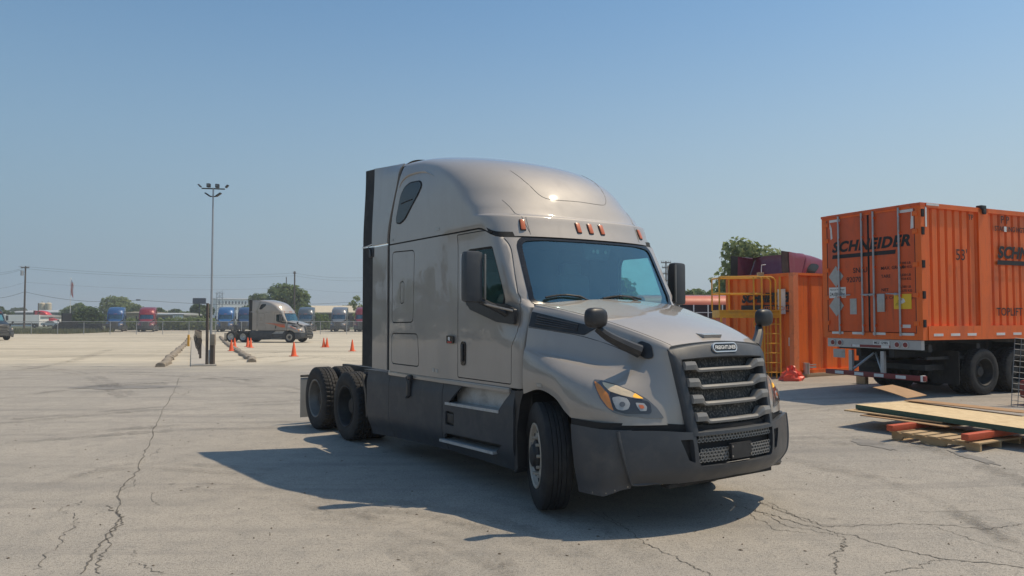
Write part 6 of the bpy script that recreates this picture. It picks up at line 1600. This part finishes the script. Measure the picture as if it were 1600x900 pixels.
# flagpole
Z = 125; t = thing('flagpole', 'thin white flagpole with a hanging red and white striped flag', 'flagpole', (px(110, Z), Z, -.55))
zt = zat(435, Z)+.55
b = MB(); b.tube([(0, 0, 0), (0, 0, zt)], .05, 8); b.lathe([(0, -.1), (.1, 0), (0, .1)], 8, (0, 0, zt), 'z'); b.build('shaft', M['white'], t)
fl, nt, bb_ = base_mat('striped_flag'); tc = nt.nodes.new('ShaderNodeTexCoord'); sp = nt.nodes.new('ShaderNodeSeparateXYZ'); nt.links.new(tc.outputs['Object'], sp.inputs[0])
wv = _mul(nt, _mul(nt, _mul(nt, sp.outputs[2], .3, 'ADD'), 24.0), 0, 'ADD'); sn_ = _mul(nt, _mul(nt, _mul(nt, sp.outputs[0], 30), sp.outputs[2], 'ADD'), 0, 'SINE')
st_ = _ramp(nt, sn_, -.1, .1); c = _mix(nt, (.5, .03, .04), (.7, .68, .66), st_); c = _mix(nt, c, (.03, .05, .2), _ramp(nt, sp.outputs[2], zt-.75, zt-.65)); nt.links.new(c, bb_.inputs['Base Color'])
b = MB(); b.grid([[(.05+.1*k+.03*sin(j), .06*sin(k*1.7+j*.6), zt-.25-j*.2-.16*k) for k in range(5)] for j in range(13)]); b.build('flag', fl, t, 60)
# overhead lines
def wire(lab, pts, r=.022):
    r *= .65
    b = MB(); P = []
    for (a, c) in zip(pts, pts[1:]):
        a, c = Vector(a), Vector(c)
        for k in range(16):
            s = k/16; q = a.lerp(c, s); q.z -= 4*s*(1-s)*.8; P.append(q)
    P.append(Vector(pts[-1])); b.tube(P, r, 5)
    o = b.build('power_line', M['rubber']); tag(o, lab, 'power line', 'overhead power lines')
def W(u, v, Z): return (px(u, Z), Z, zat(v, Z))
wire('lowest, thickest overhead cable crossing behind the mast from the left pole', [W(-60, 462, 118), W(38, 456, 118), W(216, 469, 120), W(580, 470, 135)], .035)
wire('upper overhead wire from the top of the left pole past the mast', [W(-60, 421, 118), W(41, 417, 118), W(460, 427, 140), W(620, 429, 150)], .02)
wire('overhead wire just below the uppermost one from the left pole', [W(-60, 424, 118), W(37, 420, 118), W(460, 431, 140), W(620, 434, 150)], .02)
wire('middle faint overhead wire between the two wire pairs', [W(-60, 447, 118), W(38, 441, 118), W(460, 449, 140), W(620, 452, 150)], .014)
o = None
b = MB(); b.box((0, 0, 0), (.7, .18, .2), None, .06); o = b.build('cable_splice_box', M['blackpl']); o.location = W(216, 469, 119.9); o['label'] = 'small black splice box hanging on the lowest cable, above the red tractor'; o['category'] = 'splice box'
# orange vehicle behind the yellow platform
Z = 36; BS = thing('bus', 'orange-roofed bus with a strip of pale-framed windows behind the yellow platform', 'bus', (px(1060, Z), Z, .1), .12)
M['busorange'] = mat('faded_orange_roof', (.6, .16, .09), .5, 0, .1, 2)
Lb = 9.5; sec = [(-1.2, .5), (-1.22, 2.0), (-1.2, 2.38), (-1.08, 2.58), (-.8, 2.70), (0, 2.76), (.8, 2.70), (1.08, 2.58), (1.2, 2.38), (1.22, 2.0), (1.2, .5)]
b = MB(); b.prism(sec, (-2.0, 0, 0), (0, 1, 0), (0, 0, 1), (Lb, 0, 0)); b.build('bus_body', M['busorange'], BS, 40)
b = MB(); b.box((2.7, -1.225, 2.0), (9.2, .02, .62)); wn_ = b.build('window_strip', dark_glass, BS)
for k in range(14):
    b = MB(); b.box((-1.8+.7*k, -1.24, 2.0), (.05, .02, .62)); b.build('window_frame', M['offwhite'], wn_)
b = MB(); b.box((2.7, -1.24, 1.95), (9.2, .018, .03)); b.build('window_frame', M['offwhite'], wn_)
b = MB(); b.box((2.7, .6, 2.79), (9.0, .5, .05)); b.build('roof_strip', M['white'], BS)
for x in (-.5, 5.5):
    for y in (-1.0, 1.0):
        b = MB(); b.lathe([(.1, -.12), (.46, -.12), (.48, 0), (.46, .12), (.1, .12)], 20, (x, y, .48)); b.build('wheel', M['rubber'], BS)

# belt of trees on the lot's left side, beyond the picture's edge: it shows only as reflections in the cab side and door glass
R = random.Random(91)
bl = []
for k in range(46):
    y = -28+k*2.2; x = -52-8*sin(k*.35)+R.uniform(-2, 2); hh = R.uniform(3, 7.5)
    bl += [((x, y, hh*.35), 2.6), ((x+R.uniform(-1, 1), y+R.uniform(-1, 1), hh*.8), R.uniform(1.3, 2.4))]
bl = [q for q in bl if q[0][0]/max(.1, q[0][1]) < -.85 or q[0][1] < 1]
tag(foliage_abs(bl, 60, .8, R).build('tree_belt', M['leafB'], None, 0, False), 'belt of dark trees along the left side of the lot', 'tree belt', None, 'stuff')

# woods closing the view behind the big tractor
R = random.Random(92); bl = []
for k in range(70):
    x = lerp(px(590, 165), px(1240, 165), R.random()); y = 165+R.uniform(-5, 12); hh = R.uniform(2.2, 4.6)
    bl += [((x, y, hh*.3), 1.9), ((x+R.uniform(-1, 1), y, hh*.75), R.uniform(1.0, 1.8))]
tag(foliage_abs(bl, 55, .45, R).build('treeline', M['leafA'], None, 0, False), 'low wooded line far behind the big silver tractor', 'treeline', None, 'stuff')
# ------------------------------------------------------------------ summer haze: one even box of air
hz = bpy.data.materials.new('haze_air'); hz.use_nodes = True; nt = hz.node_tree; nt.nodes.clear()
o_ = nt.nodes.new('ShaderNodeOutputMaterial'); pv = nt.nodes.new('ShaderNodeVolumePrincipled')
pv.inputs['Color'].default_value = (.86, .91, .95, 1); pv.inputs['Density'].default_value = .0009; pv.inputs['Anisotropy'].default_value = .0
nt.links.new(pv.outputs[0], o_.inputs['Volume'])
b = MB(); b.box((0, 400, 9.6), (1960, 1160, 22.4)); o = b.build('haze', hz, None, 0); tag(o, None, None, None, 'stuff')
o['label'] = 'thin pale summer haze hanging over the whole yard'; o['category'] = 'haze'
scene.cycles.volume_bounces = 0
